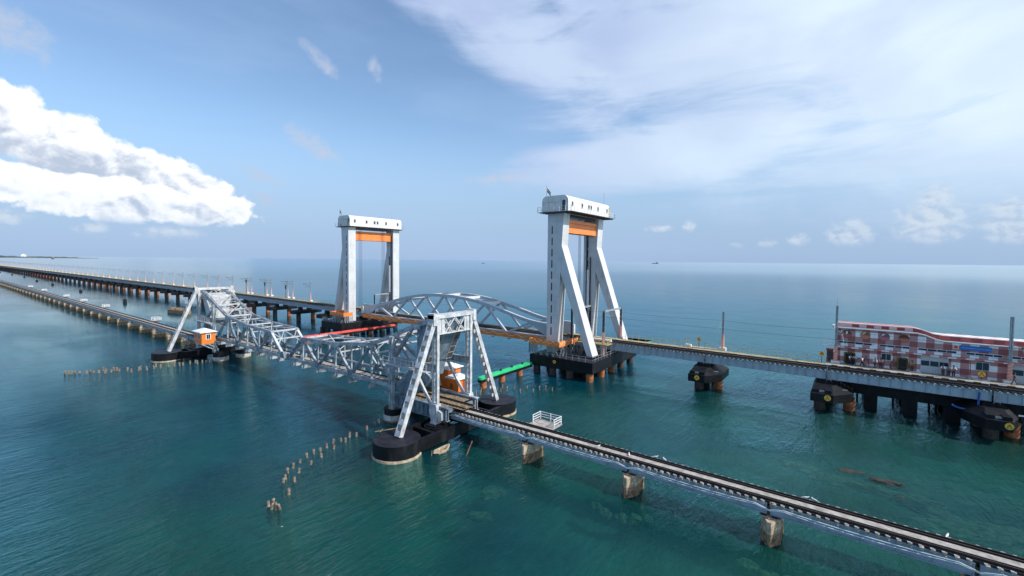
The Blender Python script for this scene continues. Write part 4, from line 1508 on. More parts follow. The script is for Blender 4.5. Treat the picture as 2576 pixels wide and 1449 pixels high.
g.build_each('top_lateral_brace', M_ARCH, t)
g = MB()
x = XA + 1
while x < XZ:
    g.mark().box(x - .15, x + .15, 85.5, 91.3, 5.2, 5.9)
    x += 3.55
g.build_each('floor_beam', M_BLACK, t)
g = MB()
x = XA + .3
while x < XZ:
    g.box(x - .12, x + .12, 86.4, 89.8, 5.98, 6.12)
    x += .66
g.build('sleepers', M_SLEEPN, t)
MB().box(XA, XZ, 89.9, 91.2, 6.0, 6.08).build('walkway', M_DECK, t)
g = MB()
for y in (87.3, 88.98):
    g.box(XA, XZ, y - .05, y + .05, 6.13, 6.32)
g.build('rails', M_RAIL, t)
g = MB().box(XA, XZ, 87.6, 88.7, 6.13, 6.16)
g.build('track_plate', M_SLEEPN, t)
g = MB()
g.box(XA + .2, XZ - .1, 84.55, 84.62, 4.75, 5.95)
n = 55
sk = g.build('skirt_cloth', M_CLOTH, t)
g = MB()
for i in range(20):
    for k in range(8):
        q = []
        for tt in (k / 8, (k + 1) / 8):
            x = XA + .3 + (XZ - XA - .6) * (i + tt) / 20
            q.append((x, 84.5, 5.85 - .55 * (1 - (2 * tt - 1) ** 2)))
        g.beam(q[0], q[1], .05, .13)
g.build('swag', M_SWAG, sk)
g = MB()
for i in range(14):
    x = XA + 4 + i * 4.9
    g.mark().box(x - .25, x + .25, 84.1, 84.9, 4.45, 4.6)
    g.beam((x, 84.4, 4.5), (x, 85.2, 5.3), .1, .1)
g.build_each('service_bracket', M_GALV, t)
g = MB()
for s in (XA + .35, XZ - .35):
    for y in (84.8, 92.0):
        g.mark().box(s - .5, s + .5, y - .5, y + .5, 6.2, 8.3)
g.build_each('lifting_bracket', M_HEAD, t)


# ------------------------------------------------------------------ overhead line portals, masts, wires
def mast_i(g, x, y, z0, z1, w_=.3):
    g.box(x - w_ / 2, x + w_ / 2, y - w_ / 2, y - w_ / 2 + .04, z0, z1)
    g.box(x - w_ / 2, x + w_ / 2, y + w_ / 2 - .04, y + w_ / 2, z0, z1)
    g.box(x - .02, x + .02, y - w_ / 2, y + w_ / 2, z0, z1)


def wrap(x, y, z0, z1, t, w_=.36):
    g = MB()
    g.tube((x, y, z0), (x, y, z1), w_ * .75, 10, w_ * .62)
    wb = g.build('cloth_wrap', M_WRAP, t)
    g = MB()
    n = int((z1 - z0) / .45)
    for i in range(n):
        z = z0 + .1 + i * .45
        g.beam((x - w_ * .7, y - w_ * .55, z), (x + w_ * .7, y - w_ * .55, z + .3), .1, .1)
        g.beam((x + w_ * .62, y - w_ * .55, z + .3), (x + w_ * .6, y + w_ * .5, z + .1), .1, .1)
    g.build('wrap_stripe', M_WRAPW, wb)


for i, (x, z0, zf, lab) in enumerate([(-39.3, 3.77, 6.4, 'outer catenary portal with orange-wrapped post on the near lift tower slab'), (-46.6, 6.0, 6.4, 'inner catenary portal standing between the near lift tower columns'),
                                      (-117.0, 6.2, 6.2, 'catenary portal at the far end of the lift span'), (-107.0, 6.2, 6.2, 'second catenary portal on the far part of the lift span')]):
    if i == 3:
        continue
    t = empty('catenary_portal', (x, 88, z0), lab, 'portal')
    yn, yf = (84.0, 92.6) if i < 2 else (84.2 + 1.7, 91.0)
    z1 = 12.95 if i < 2 else 12.2
    for y, zb in ((yn, z0), (yf, zf)):
        g = MB()
        g.lattice((x, y, zb), (x, y, z1), .34, .34, (0, 1, 0), .07, .5)
        g.build('post', M_DARK if y == yn or i < 2 else M_GALV, t)
        MB().beam((x + .2, y, zb), (x + .2, y, z1 + .3), .08, .3).build('post_flange', M_GALV, t)
    g = MB()
    g.lattice((x, yn - .3, z1 - .1), (x, yf + .3, z1 - .1), .34, .34, (0, 0, 1), .06, .5)
    g.beam((x, yn, z1 - 1.2), (x, yn + 1.0, z1 - .2), .06, .06)
    g.beam((x, yf, z1 - 1.2), (x, yf - 1.0, z1 - .2), .06, .06)
    g.build('cross_beam', M_GALV, t)
    g = MB()
    g.beam((x, 88, z1 - .3), (x, 88, z1 - 1.5), .06, .06)
    g.beam((x, yn + .2, z1 - .8), (x, 88, z1 - 1.4), .05, .05)
    g.build('wire_bracket', M_GALV, t)
    if i == 0:
        wrap(x, yn, 3.8, 8.6, t)
        wrap(x, yf, 6.4, 9.0, t)

for x, z1, lab in ((-18.5, 13.7, 'single catenary mast with orange-wrapped foot on the approach deck'), (-1.1, 16.0, 'catenary mast with salmon cloth wrap at the left end of the chequered building'),
                   (18.75, 15.8, 'catenary mast with spiral orange wrap at the right frame edge')):
    y = 92.0
    t = empty('catenary_mast', (x, y, 6.45), lab, 'mast', 'catenary masts on the right approach')
    MB().box(x - .6, x + .6, y - .45, y + .45, 6.3, 6.85).build('footing', M_WHITE, t)
    g = MB()
    mast_i(g, x, y, 6.85, z1, .34)
    g.build('post', M_GALV, t)
    g = MB()
    if x < -5:
        g.beam((x, y, 12.0), (x - .4, y - 1.2, 11.3), .07, .07)
        g.beam((x, y, 10.9), (x - .9, y - 1.5, 10.5), .07, .07)
        g.build('arm', M_GALV, t)
    else:
        g.tube((x, y, 11.9), (x + .8, y - 1.6, 11.7), .05, 8)
        g.tube((x + .8, y - 1.6, 11.7), (x + 1.0, y - 2.0, 10.2), .05, 8)
        g.tube((x, y, 9.6), (x + 1.2, y - 1.8, 9.3), .05, 8)
        g.build('arm', M_GALV, t)
        g = MB()
        for k in range(4):
            g.tube((x + .75 + k * .06, y - 1.5 - k * .08, 11.72), (x + .78 + k * .06, y - 1.54 - k * .08, 11.72), .14, 10)
        g.build('insulator', M_TIMBER, t)
    if -5 < x < 5:
        g = MB()
        g.tube((x, y, z1), (x, y, z1 + 1.3), .03, 6)
        g.build('spike', M_GALV, t)
        g = MB()
        g.tube((x - .35, y - .3, 12.2), (x - .4, y - .6, 12.9), .10, 10, .16)
        g.build('horn_loudspeaker', M_WHITE, t)
    wrap(x, y, 6.86, 9.35, t)

M_WRAPP = mat('faded_pink_wrap', (0.62, 0.36, 0.32), 0.85, 0, 0.08, 2.0)
far_x = [-167, -180.6, -184.5, -198.6, -202.8, -217.4, -221.4, -237, -254, -268, -286, -303, -319, -337, -355, -372, -389]
mproto = None
for i, x in enumerate(far_x):
    lab = 'slim mast with pale wrapped foot, %s left of far lift tower' % nth(i + 1)
    if mproto is None:
        y = 93.0
        mproto = empty('catenary_mast', (x, y, 6.6), lab, 'mast', 'catenary masts on the left approach')
        MB().box(x - .7, x + .9, y - .5, y + .5, 6.4, 6.9).build('footing', M_WHITE, mproto)
        g = MB()
        mast_i(g, x, y, 6.9, 14.3, .26)
        g.build('post', M_GALV, mproto)
        g = MB()
        g.beam((x, y, 13.2), (x, y - 3.0, 13.4), .10, .10)
        g.beam((x, y, 12.0), (x, y - 3.0, 13.3), .08, .08)
        g.beam((x, y - .1, 12.3), (x, y - 2.4, 11.9), .07, .07)
        g.build('arm', M_WIRE, mproto)
        g = MB()
        g.tube((x, y, 6.9), (x, y, 9.9), .27, 10, .15)
        g.build('cloth_wrap', M_WRAPP, mproto)
    else:
        copy_thing(mproto, (x, 93.0, 6.95), lab)
for k in range(58):
    x = -407 - 18 * k
    copy_thing(mproto, (x, 93.0, 7.0), 'slim mast with pale wrapped foot, %s left of far lift tower' % nth(18 + k))
# two dark signals
for i, x in enumerate((-183.0, -201.0, -219.0)):
    t = empty('signal_post', (x, 91.4, 6.6), 'dark railway signal post on the left approach, %s from the far lift tower' % nth(i + 1), 'signal', 'dark signal posts')
    MB().tube((x, 91.4, 6.6), (x, 91.4, 12.0 + i * .5), .1, 8).build('post', M_WIRE, t)
    MB().box(x - .3, x + .3, 91.2, 91.5, 10.6 + i * .5, 12.2 + i * .5).build('lamp_head', M_DARK, t)


def wire(pts_, sag, r_, lab):
    g = MB()
    for a, c in zip(pts_[:-1], pts_[1:]):
        a, c = Vector(a), Vector(c)
        n = 8
        pr_ = a
        for i in range(1, n + 1):
            tt = i / n
            q = a + (c - a) * tt
            q.z -= sag * 4 * tt * (1 - tt)
            g.tube(pr_, q, r_, 4, caps=False)
            pr_ = q
    tag(g.build('overhead_wire', M_WIRE), lab, 'wire')


wire([(-117, 88, 12.0), (-86, 88, 11.6), (-46.6, 88, 12.2), (-39.3, 88, 12.6), (-18.5, 90.6, 12.2), (-1.1, 90.4, 12.2), (18.7, 90.2, 11.7), (38, 90, 11.7)], .25, .018, 'upper overhead wire strung along the new bridge')
wire([(-117, 88, 10.9), (-86, 88, 10.8), (-46.6, 88, 10.9), (-39.3, 88, 11.3), (-18.5, 90.4, 10.6), (-1.1, 90.2, 10.6), (18.7, 90, 10.0), (38, 90, 10)], .08, .018, 'lower overhead wire strung along the new bridge')


# ------------------------------------------------------------------ fenders
def fender(x0, x1, y0, y1, z0, z1, m_, label, pile_y, pile_m):
    t = empty('fender', ((x0 + x1) / 2, y0, 0), label, 'fender')
    rr = (x1 - x0) / 2
    xc = (x0 + x1) / 2
    poly = [(x1, y1), (x0, y1), (x0, y0 + rr)] + [(xc - rr * math.cos(R(a_)), y0 + rr - rr * math.sin(R(a_))) for a_ in range(20, 180, 20)] + [(x1, y0 + rr)]
    MB().prism(poly, z0, z1, 'z').build('covered_beam', m_, t, bevel=.08)
    MB().prism([(a_ * .999 + xc * .001, c) for a_, c in poly], z0 - .45, z0 - .003, 'z').build('dark_underside', M_BLACK, t)
    for yy in pile_y:
        MB().cyl(xc, yy, -3, z0 - .45, .62, 20).build('pile', pile_m, t)
    g = MB()
    n = 4
    for i in range(n):
        yy = y0 + (y1 - y0) * (i + .8) / (n + .6)
        g.tube((xc, yy, z1), (xc, yy, z1 + .35), .14, 8, .2)
        g.box(xc - .3, xc + .3, yy - .06, yy + .06, z1 + .2, z1 + .28)
    g.build('bollard', M_DARK, t)


fender(-52.6, -51.5, 60.2, 76.4, 1.6, 2.1, M_GREEN, 'bright green fender beam reaching towards the old bridge from the near lift tower', (61.4, 66.9, 72.6), M_PILE)
fender(-49.5, -40.5, 111.0, 112.6, 1.5, 2.3, M_GREEN, 'green fender seen beyond the new bridge right of the near lift tower', (111.8,), M_PILE)
fender(-117.3, -115.9, 62.0, 93.0, 1.6, 2.1, M_RED, 'bright red fender beam behind the old bridge near the far lift tower', (64.0, 70.0, 76.0, 84.0), M_PILE)

# ------------------------------------------------------------------ timber stumps of the old works
STX = [(-42.53, 19.84), (-42.28, 19.33), (-41.6, 19.3), (-41.26, 19.55), (-41.03, 19.75), (-43.01, 21.57), (-45.77, 22.41), (-46.3, 22.9), (-44.97, 23.18), (-47.5, 23.75), (-48.18, 24.67), (-48.75, 25.73),
       (-46.56, 24.48), (-49.45, 26.95), (-47.37, 26.28), (-49.8, 27.96), (-49.9, 28.84), (-48.28, 28.03), (-50.15, 29.83), (-50.71, 31.03), (-49.17, 30.19), (-50.54, 32.02), (-49.96, 32.25), (-50.94, 33.47),
       (-50.25, 34.01), (-51.22, 36.31), (-51.72, 37.94), (-52.16, 38.91)]
STL = [(-121.7, 17.6), (-121.4, 18.1), (-121.26, 18.5), (-120.9, 18.9), (-120.43, 19.5), (-119.32, 20.3), (-119.98, 21), (-119.06, 21.3), (-118.27, 21.9), (-119.59, 22.9), (-117.4, 22.8), (-117.0, 22.6), (-116.87, 23.5),
       (-118.12, 24.2), (-117.7, 24.5), (-116.64, 24.7), (-115.85, 25.8), (-114.14, 26), (-114.71, 27.3), (-115.11, 27.7), (-113.95, 28.4), (-114.4, 29.7), (-115.65, 30.4), (-113.81, 30.7), (-113.66, 32), (-113.54, 33),
       (-113.21, 33.8), (-113.07, 34.4), (-113.09, 35.7), (-113.52, 36.8), (-112.62, 36.9), (-112.6, 37.8), (-112.2, 38.4), (-111.9, 39.0)]
STR = [(-49.87, 56.94), (-49.59, 57.78), (-50.66, 59.19), (-49.09, 61.78), (-48.18, 61.62), (-49.03, 63.21), (-47.42, 62.43), (-47.06, 64.08), (-44.98, 63.04), (-45.41, 65.72), (-43.38, 64.63), (-43.34, 66.67), (-42.36, 67.11), (-41.16, 67.39)]
rg = random.Random(11)


def stump(x, y, h_, label, group, rad, lean=.08):
    t = MB()
    n = 9
    ang = rg.uniform(0, 6.28)
    lx, ly = lean * rg.uniform(-1, 1), lean * rg.uniform(-1, 1)
    rings = []
    lv = [(-1.5, 1.15), (0.0, 1.1), (.12, .95), (h_ * .45, .88), (h_ * .7, 1.02), (h_ * .93, .98), (h_, .55)]
    for z, k in lv:
        ring = []
        for i in range(n):
            a_ = ang + 2 * math.pi * i / n
            q = rad * k * (1 + .22 * rg.uniform(-1, 1))
            ring.append((x + lx * max(0, z) + q * math.cos(a_), y + ly * max(0, z) + q * math.sin(a_), z + (.08 * rg.uniform(-1, 1) if z > h_ * .5 else 0)))
        rings.append(ring)
    t.v = [p for rr in rings for p in rr]
    for j in range(len(rings) - 1):
        for i in range(n):
            t.f.append([j * n + i, j * n + (i + 1) % n, (j + 1) * n + (i + 1) % n, (j + 1) * n + i])
    t.f.append([(len(rings) - 1) * n + i for i in range(n)])
    # object origin at the waterline below the stump
    e = bpy.data.objects.new('tmp', None)
    e.location = (x, y, 0)
    o = t.build('timber_stump', M_STUMP, e)
    o.parent = None
    o.location = (x, y, 0)
    bpy.data.objects.remove(e)
    return tag(o, label, 'stump', group)


M_STUMP = mat('weed_stained_timber', (0.25, 0.20, 0.15), 0.95, 0, 0.3, 3.0, (0.10, 0.055, 0.03), 0.85, 2.5, False, 0.7)
for i, (x, y) in enumerate(STX):
    stump(x, y, rg.uniform(.42, .62) if i > 4 else rg.uniform(.4, .65), 'weathered timber stump in the curved near row, %s counting from the bottom cluster' % nth(i + 1), 'stumps left of the near caisson', .135 if i > 4 else .13, .3 if i < 5 else .1)
for i, (x, y) in enumerate(STL):
    stump(x, y, rg.uniform(.45, .8), 'small timber stump in the far left row, %s counting from its left end' % nth(i + 1), 'stumps before the far caisson', .17)
for i, (x, y) in enumerate(STR):
    stump(x, y, rg.uniform(.5, .9), 'slim timber stump below the green fender, %s from the left of that row' % nth(i + 1), 'stumps below the green fender', .12)

M_DRUST = mat('dull_rust', (0.16, 0.07, 0.04), 0.9, 0, 0.3, 2.0)
# bits of timber and pipe round the near caisson
for p, q, lab in (((-49.3, 36.2, .25), (-46.6, 41.2, .35), 'long floating timber behind the near big caisson'), ((-49.6, 37.6, .1), (-48.6, 36.5, .3), 'short timber leaning on the floating one'),
                  ((-36.1, 40.6, .9), (-35.2, 38.4, -.2), 'rusty brown pipe slanting into the water right of the near caisson'), ((-38.6, 36.3, .5), (-38.5, 36.1, -.3), 'short pale pipe upright below the black beam')):
    tag(MB().tube(p, q, .07, 8).build('driftwood', M_TIMBER if 'rusty' not in lab else M_DRUST), lab, 'debris')
t = empty('wrecked_skiff', (-38.6, 37.6, 0), 'half sunken pale skiff beside the black caisson beam', 'boat')
g = MB()
for s in (-1, 1):
    pr_ = None
    for i in range(9):
        tt = i / 8
        q = Vector((-38.4 + s * .45 * math.sin(math.pi * tt), 36.4 + 2.6 * tt, .12 + .22 * abs(2 * tt - 1)))
        if pr_ is not None:
            g.beam(pr_, q, .06, .35)
        pr_ = q
g.build('hull_side', M_CONC, t)
MB().prism([(-38.8, 36.9), (-38.0, 36.9), (-38.0, 38.6), (-38.8, 38.6)], -.15, .03, 'z').build('bottom_boards', M_TIMBER, t)


def rock(name, x, y, z, sx, sy, sz, seed, label, cat='rock'):
    rr = random.Random(seed)
    bm = bmesh.new()
    bmesh.ops.create_icosphere(bm, subdivisions=4, radius=1)
    from mathutils import noise as mn
    for v in bm.verts:
        p = v.co.copy()
        k = 1 + .38 * mn.noise(p * 1.3 + Vector((seed, 0, 0))) + .2 * mn.noise(p * 3.3 + Vector((0, seed, 0))) + .08 * mn.noise(p * 8)
        v.co = Vector((p.x * sx * k, p.y * sy * k, p.z * sz * k))
    me = bpy.data.meshes.new(name)
    bm.to_mesh(me)
    bm.free()
    me.materials.append(M_ROCK)
    o = bpy.data.objects.new(name, me)
    o.location = (x, y, z)
    o.rotation_euler.z = rr.uniform(-.4, .4)
    COL.objects.link(o)
    return tag(o, label, cat)


M_SUNK = mat('pale_sunken_stone', (0.30, 0.25, 0.14), 0.95, 0, 0.3, 1.5, (0.08, 0.07, 0.04), 0.8, 1.2)
rock('reef_rock', .9, 61.8, -.16, 1.9, .7, .25, 2, 'brown weedy rock just breaking the surface, upper left of the shoal')
rock('reef_rock', 3.9, 61.0, -.08, 1.6, .6, .32, 5, 'darkest rock breaking the surface, middle of the shoal at right')
rock('reef_rock', 2.0, 58.4, -.28, 1.5, .6, .25, 8, 'pale submerged rock, lower left of the shoal at right')
rock('reef_rock', 5.3, 58.0, -.25, 1.4, .6, .25, 9, 'brown submerged rock, lower right of the shoal at right')
for i, (x, y, sx, sy, zz) in enumerate(((-.6, 60.2, 3.2, 1.2, -.75), (3.6, 59.6, 3.0, 1.0, -.6), (7.2, 58.2, 3.2, 1.1, -.8), (10.5, 57.0, 4.5, 1.6, -.95), (6.0, 60.9, 2.6, .8, -.9), (14.0, 54.5, 3.5, 1.3, -1.1), (-3.6, 61.8, 2.4, .9, -.9))):
    o = rock('sunken_slab', x, y, zz, sx, sy, .42, 12 + i, 'pale shoal under the water at right, %s of seven' % ['second from left', 'middle one below the darkest rock', 'fifth from left', 'largest', 'fourth, behind the others', 'rightmost', 'leftmost'][i])
    o.data.materials[0] = M_SUNK
for x, y, z, sx, sy, sd_, lab in ((-28.2, 34.8, -.6, 1.1, 1.5, 14, 'pale round slab under water below the near caisson'), (-26.2, 30.6, -.4, 1.1, .6, 15, 'flat oval slab under water, lower than the round one')):
    o = rock('sunken_slab', x, y, z, sx, sy, .35, sd_, lab)
    o.data.materials[0] = M_SUNK
for i, (dx, dy) in enumerate(((-2.4, -2.1), (-1.2, -2.6), (.2, -2.4), (1.3, -1.8), (2.2, -1.2))):
    o = rock('sunken_block', -16.3 + dx, 41.2 + dy, -.75, .6, .5, .4, 20 + i, 'sunken masonry block, %s from the left beneath the second near pier' % nth(i + 1))
    o.data.materials[0] = M_SUNK
for i, (dx, dy) in enumerate(((-1.5, -2.2), (.3, -2.8), (1.4, -2.6))):
    o = rock('sunken_block', -4.1 + dx, 41.2 + dy, -.9, .8, .6, .4, 30 + i, 'sunken masonry block, %s from the left beneath the third near pier' % nth(i + 1))
    o.data.materials[0] = M_SUNK

# ------------------------------------------------------------------ buoys and wreck between the bridges
for i, (x, y, hh) in enumerate([(-290, 64.2, 3.8), (-400, 66.3, 2.6), (-505, 67.5, 2.6), (-590, 68.8, 2.6), (-700, 72.6, 2.6), (-800, 73, 2.4), (-930, 74, 2.4)]):
    t = empty('channel_beacon', (x, y, 0), 'small dark beacon between the bridges, %s left of the far tower' % nth(i + 1), 'beacon', 'dark beacons between the two bridges')
    MB().cyl(x, y, -1, hh * .5, .9, 14, .75).build('float', M_DARK, t)
    MB().tube((x, y, hh * .5), (x, y, hh), .28, 8, .08).beam((x - .5, y, hh * .66), (x + .5, y, hh * .66), .2, .2).build('top_frame', M_WIRE, t)
t = empty('wreck', (-222, 66, 0), 'rusty brown wreck lying in the water left of the far bascule tower', 'wreck')
g = MB()
g.prism([(-225.5, 63.5), (-215.5, 66.0), (-215.0, 68.5), (-219, 69.5), (-226, 66.5)], -1, 1.4, 'z')
for i in range(9):
    a_ = -225 + i * 1.1
    g.box(a_, a_ + .6, 64.3 + i * .3, 66.2 + i * .3, 1.4, 1.6 + .8 * rg.random())
g.build('rusty_hull', M_STONE, t)

# ------------------------------------------------------------------ ships
for i, (x, y, k, lab) in enumerate([(-2013, 5830, 1.0, 'tiny grey cargo boat on the horizon right of the near lift tower'), (-2080, 2443, .32, 'tiny dark boat on the horizon between the lift towers'), (-5200, 700, .8, 'tiny dark boat before the far left shore')]):
    t = empty('boat', (x, y, 0), lab, 'boat')
    L = 75 * k
    MB().prism([(x - L / 2, 0), (x + L / 2, 0), (x + L / 2 + 6 * k, 8 * k), (x - L / 2 - 4 * k, 7 * k)], y - 6 * k, y + 6 * k, 'y').build('hull', M_WIRE, t)
    MB().box(x + L * .2, x + L * .42, y - 4 * k, y + 4 * k, 8 * k, 20 * k).box(x - L * .1, x - L * .07, y - 1, y + 1, 8 * k, 18 * k).build('deck_house', M_PLATE, t)

# ------------------------------------------------------------------ station platform and chequered building
PX0, PX1 = -2.4, 44.0
t = empty('station_platform', (20, 92, 0), 'concrete station platform on black columns in front of the chequered building', 'platform')
MB().box(PX0, PX1, 89.75, 106, 6.12, 6.45).build('platform_slab', M_PAVE, t)
g, g2 = MB(), MB()
x = PX0
i = 0
while x < PX1:
    (g if i % 2 else g2).mark().box(x, min(PX1, x + .82), 89.70, 89.86, 6.10, 6.456)
    x += .82
    i += 1
g.build_each('dark_kerb_block', mat('dark_brown_paint', (0.06, 0.022, 0.018), 0.8), t)
g2.build_each('white_kerb_block', M_WHITE, t)
MB().box(PX0 + .3, PX1, 90.1, 105.5, 2.3, 6.12).build('edge_beam', M_BLACK, t)
for x in (3.6, 8.3, 13.0, 17.8, 22.6, 27.5):
    for yy in (91.3, 97.5, 103.5):
        MB().box(x - .85, x + .85, yy - 1.0, yy + 1.0, -3, 2.3).build('column', M_BLACK, t)
for x in (2.0, 6.6, 10.9, 11.7, 15.6):
    MB().cyl(x, 94.5, -3, 2.3, .14, 8).build('thin_pipe', M_BLACK, t)

bt = empty('station_building', (10, 92.6, 6.45), 'long red and white chequered station building with waved roofline', 'building')
m_ = bpy.data.materials.new('gingham_painted_wall')
m_.use_nodes = True
nt = NT(m_.node_tree)
bs = m_.node_tree.nodes['Principled BSDF']
bs.inputs['Roughness'].default_value = .75
pos = nt.n.new('ShaderNodeNewGeometry').outputs['Position']
sp = nt.n.new('ShaderNodeSeparateXYZ')
nt.l.new(pos, sp.inputs[0])
CW, CH = .955, .85
fx = nt.math('FRACT', nt.math('DIVIDE', nt.math('ADD', nt.math('ADD', sp.outputs[0], sp.outputs[1]), 100 * CW * 2 - 92.6 + .47), CW * 2))
fz = nt.math('FRACT', nt.math('DIVIDE', nt.math('ADD', sp.outputs[2], 100 * CH * 2 - 6.45 - .35 + CH), CH * 2))
ax = nt.math('GREATER_THAN', fx, .5)
azz = nt.math('GREATER_THAN', fz, .5)
k = nt.math('ADD', ax, azz)
nz = nt.noise(pos, 1.3, 5, .6)
white = nt.mix(nt.ramp(nz, .3, .7), (0.82, 0.85, 0.85), (0.92, 0.94, 0.93))
c = nt.mix(nt.math('GREATER_THAN', k, .5), white, (0.48, 0.26, 0.25))
c = nt.mix(nt.math('GREATER_THAN', k, 1.5), c, (0.31, 0.095, 0.095))
c = nt.mix(nt.ramp(nt.noise(nt.vmap(pos, (1, 1, .2)), 2.2, 6, .65), .5, .75, 0, .22), c, (0.22, 0.17, 0.15))
nt.l.new(c, bs.inputs['Base Color'])
M_GING = m_
roof = [(-.95, 12.35), (9.0, 12.35), (9.9, 12.15), (11.2, 11.6), (12.0, 11.45), (24.0, 11.45), (26, 11.7), (28, 12.35), (42.0, 12.35)]
MB().prism([(-.95, 6.45), (42.0, 6.45)] + roof[::-1], 92.6, 103.5, 'y').build('wall', M_GING, bt)
g = MB()
g.poly_strip([(x_, 92.5, z_ + .03) for x_, z_ in roof], .28, .16)
g.build('roof_edge', M_WHITE, bt)
par = [(-.95, 13.05), (8.6, 13.05), (9.6, 12.85), (10.9, 12.35), (12.0, 12.2), (24.0, 12.2), (26, 12.5), (28, 13.05), (42, 13.05)]
for (xa, za), (xb, zb), (_, ra), (_, rb) in zip(par[:-1], par[1:], roof[:-1], roof[1:]):
    mm = mat('pale_pink_parapet', (0.55, 0.46, 0.45), 0.8, 0, .08) if xb < 9 or xa > 26 else mat('red_parapet', (0.36, 0.10, 0.10), 0.8, 0, .1)
    MB().prism([(xa, ra), (xb, rb), (xb, zb), (xa, za)], 93.6, 93.85, 'y').build('parapet', mm, bt)
g = MB()
x = .95
while x < 41:
    def pz(q, arr):
        for (xa, za), (xb, zb) in zip(arr[:-1], arr[1:]):
            if xa <= q <= xb:
                return za + (zb - za) * (q - xa) / (xb - xa)
        return arr[-1][1]
    wq = .95 if x < 9.5 or x > 26 else 1.15
    g.mark().prism([(x, pz(x, par) - .55), (x + wq, pz(x + wq, par) - .55), (x + wq, pz(x + wq, par) - .1), (x, pz(x, par) - .1)], 93.585, 93.6, 'y')
    x += wq * 2
g.build_each('parapet_block', M_BAND1, bt)
g = MB()
g.poly_strip([(x_, 93.7, z_ + .03) for x_, z_ in par], .34, .09)
g.build('parapet_coping', M_WHITE, bt)
# waved sun-shade ledge
g, g2 = MB(), MB()
x = -.95
i = 0
while x < 41:
    xb = x + .955
    za = 9.12 + (.0 if x < 7 else .05 * math.sin(x * .9))
    zb = 9.12 + (.0 if xb < 7 else .05 * math.sin(xb * .9))
    (g if i % 2 else g2).mark().prism([(x, za), (xb, zb), (xb, zb + .14), (x, za + .14)], 91.95, 92.598, 'y')
    x = xb
    i += 1
g.build_each('ledge_red_block', mat('salmon_ledge', (0.55, 0.22, 0.20), 0.8), bt)
g2.build_each('ledge_white_block', M_WHITE, bt)
MB().box(-3.0, -.95, 92.7, 93.2, 9.1, 9.22).box(-3.0, -.95, 92.7, 93.2, 10.05, 10.15).box(-3.0, -.95, 92.8, 93.0, 9.55, 9.62).build('side_canopy', M_WHITE, bt)
# strip windows
for x0, x1 in ((-.75, 3.6), (4.55, 8.2), (9.15, 13.4), (14.4, 18.1), (18.95, 22.8)):
    for i in range(4):
        wq = (x1 - x0) / 4
        f_ = MB().box(x0 + wq * i, x0 + wq * (i + 1), 92.56, 92.599, 9.80, 10.18).build('strip_window', M_WHITE, bt)
        MB().box(x0 + wq * i + .04, x0 + wq * (i + 1) - .04, 92.52, 92.56, 9.85, 10.13).build('pane', M_GLASS, f_)


def wall_window(x0, x1, z0, z1):
    f_ = MB().box(x0 - .07, x1 + .07, 92.54, 92.599, z0 - .07, z1 + .07).build('window', M_WHITE, bt)
    xm = (x0 + x1) / 2
    MB().box(x0, xm - .03, 92.5, 92.54, z0, z1).box(xm + .03, x1, 92.5, 92.54, z0, z1).build('pane', M_GLASS, f_)


wall_window(4.85, 5.98, 7.75, 8.72)
wall_window(15.5, 16.8, 7.75, 8.85)
for x0, x1 in ((.2, 1.35), (6.9, 7.9)):
    d_ = MB().box(x0, x1, 92.5, 92.599, 6.46, 8.25).build('door', M_DARK, bt)
    g = MB()
    for i in range(26):
        tt = i / 25
        if tt < .33:
            px_, pz_ = x0 - .08, 6.7 + (tt / .33) * 1.6
        elif tt < .67:
            u_ = (tt - .33) / .34
            px_, pz_ = x0 + (x1 - x0) * u_, 8.35 - .12 * math.sin(u_ * math.pi * 3) ** 2
        else:
            px_, pz_ = x1 + .08, 8.3 - ((tt - .67) / .33) * 1.6
        g.box(px_ - .09, px_ + .09, 92.40, 92.5, pz_ - .09, pz_ + .09)
    g.build('garland', M_MOSS, d_)
for x0, x1 in ((9.5, 12.6), (19.05, 22.6)):
    p_ = MB().box(x0, x1, 92.54, 92.599, 6.46, 9.05).build('shutter_panel', mat('pale_grey_shutter', (0.50, 0.53, 0.54), 0.6, 0, .05), bt)
    g = MB()
    n = 3
    for i in range(n):
        wq = (x1 - x0) / n
        g.box(x0 + wq * i + .06, x0 + wq * (i + 1) - .06, 92.50, 92.54, 7.55, 8.30)
    g.build('pane', M_GLASS, p_)
    g = MB()
    for i in range(1, 9):
        xx = x0 + (x1 - x0) * i / 9
        g.box(xx - .012, xx + .012, 92.53, 92.54, 6.48, 7.5)
    g.build('panel_joint', M_GALV, p_)
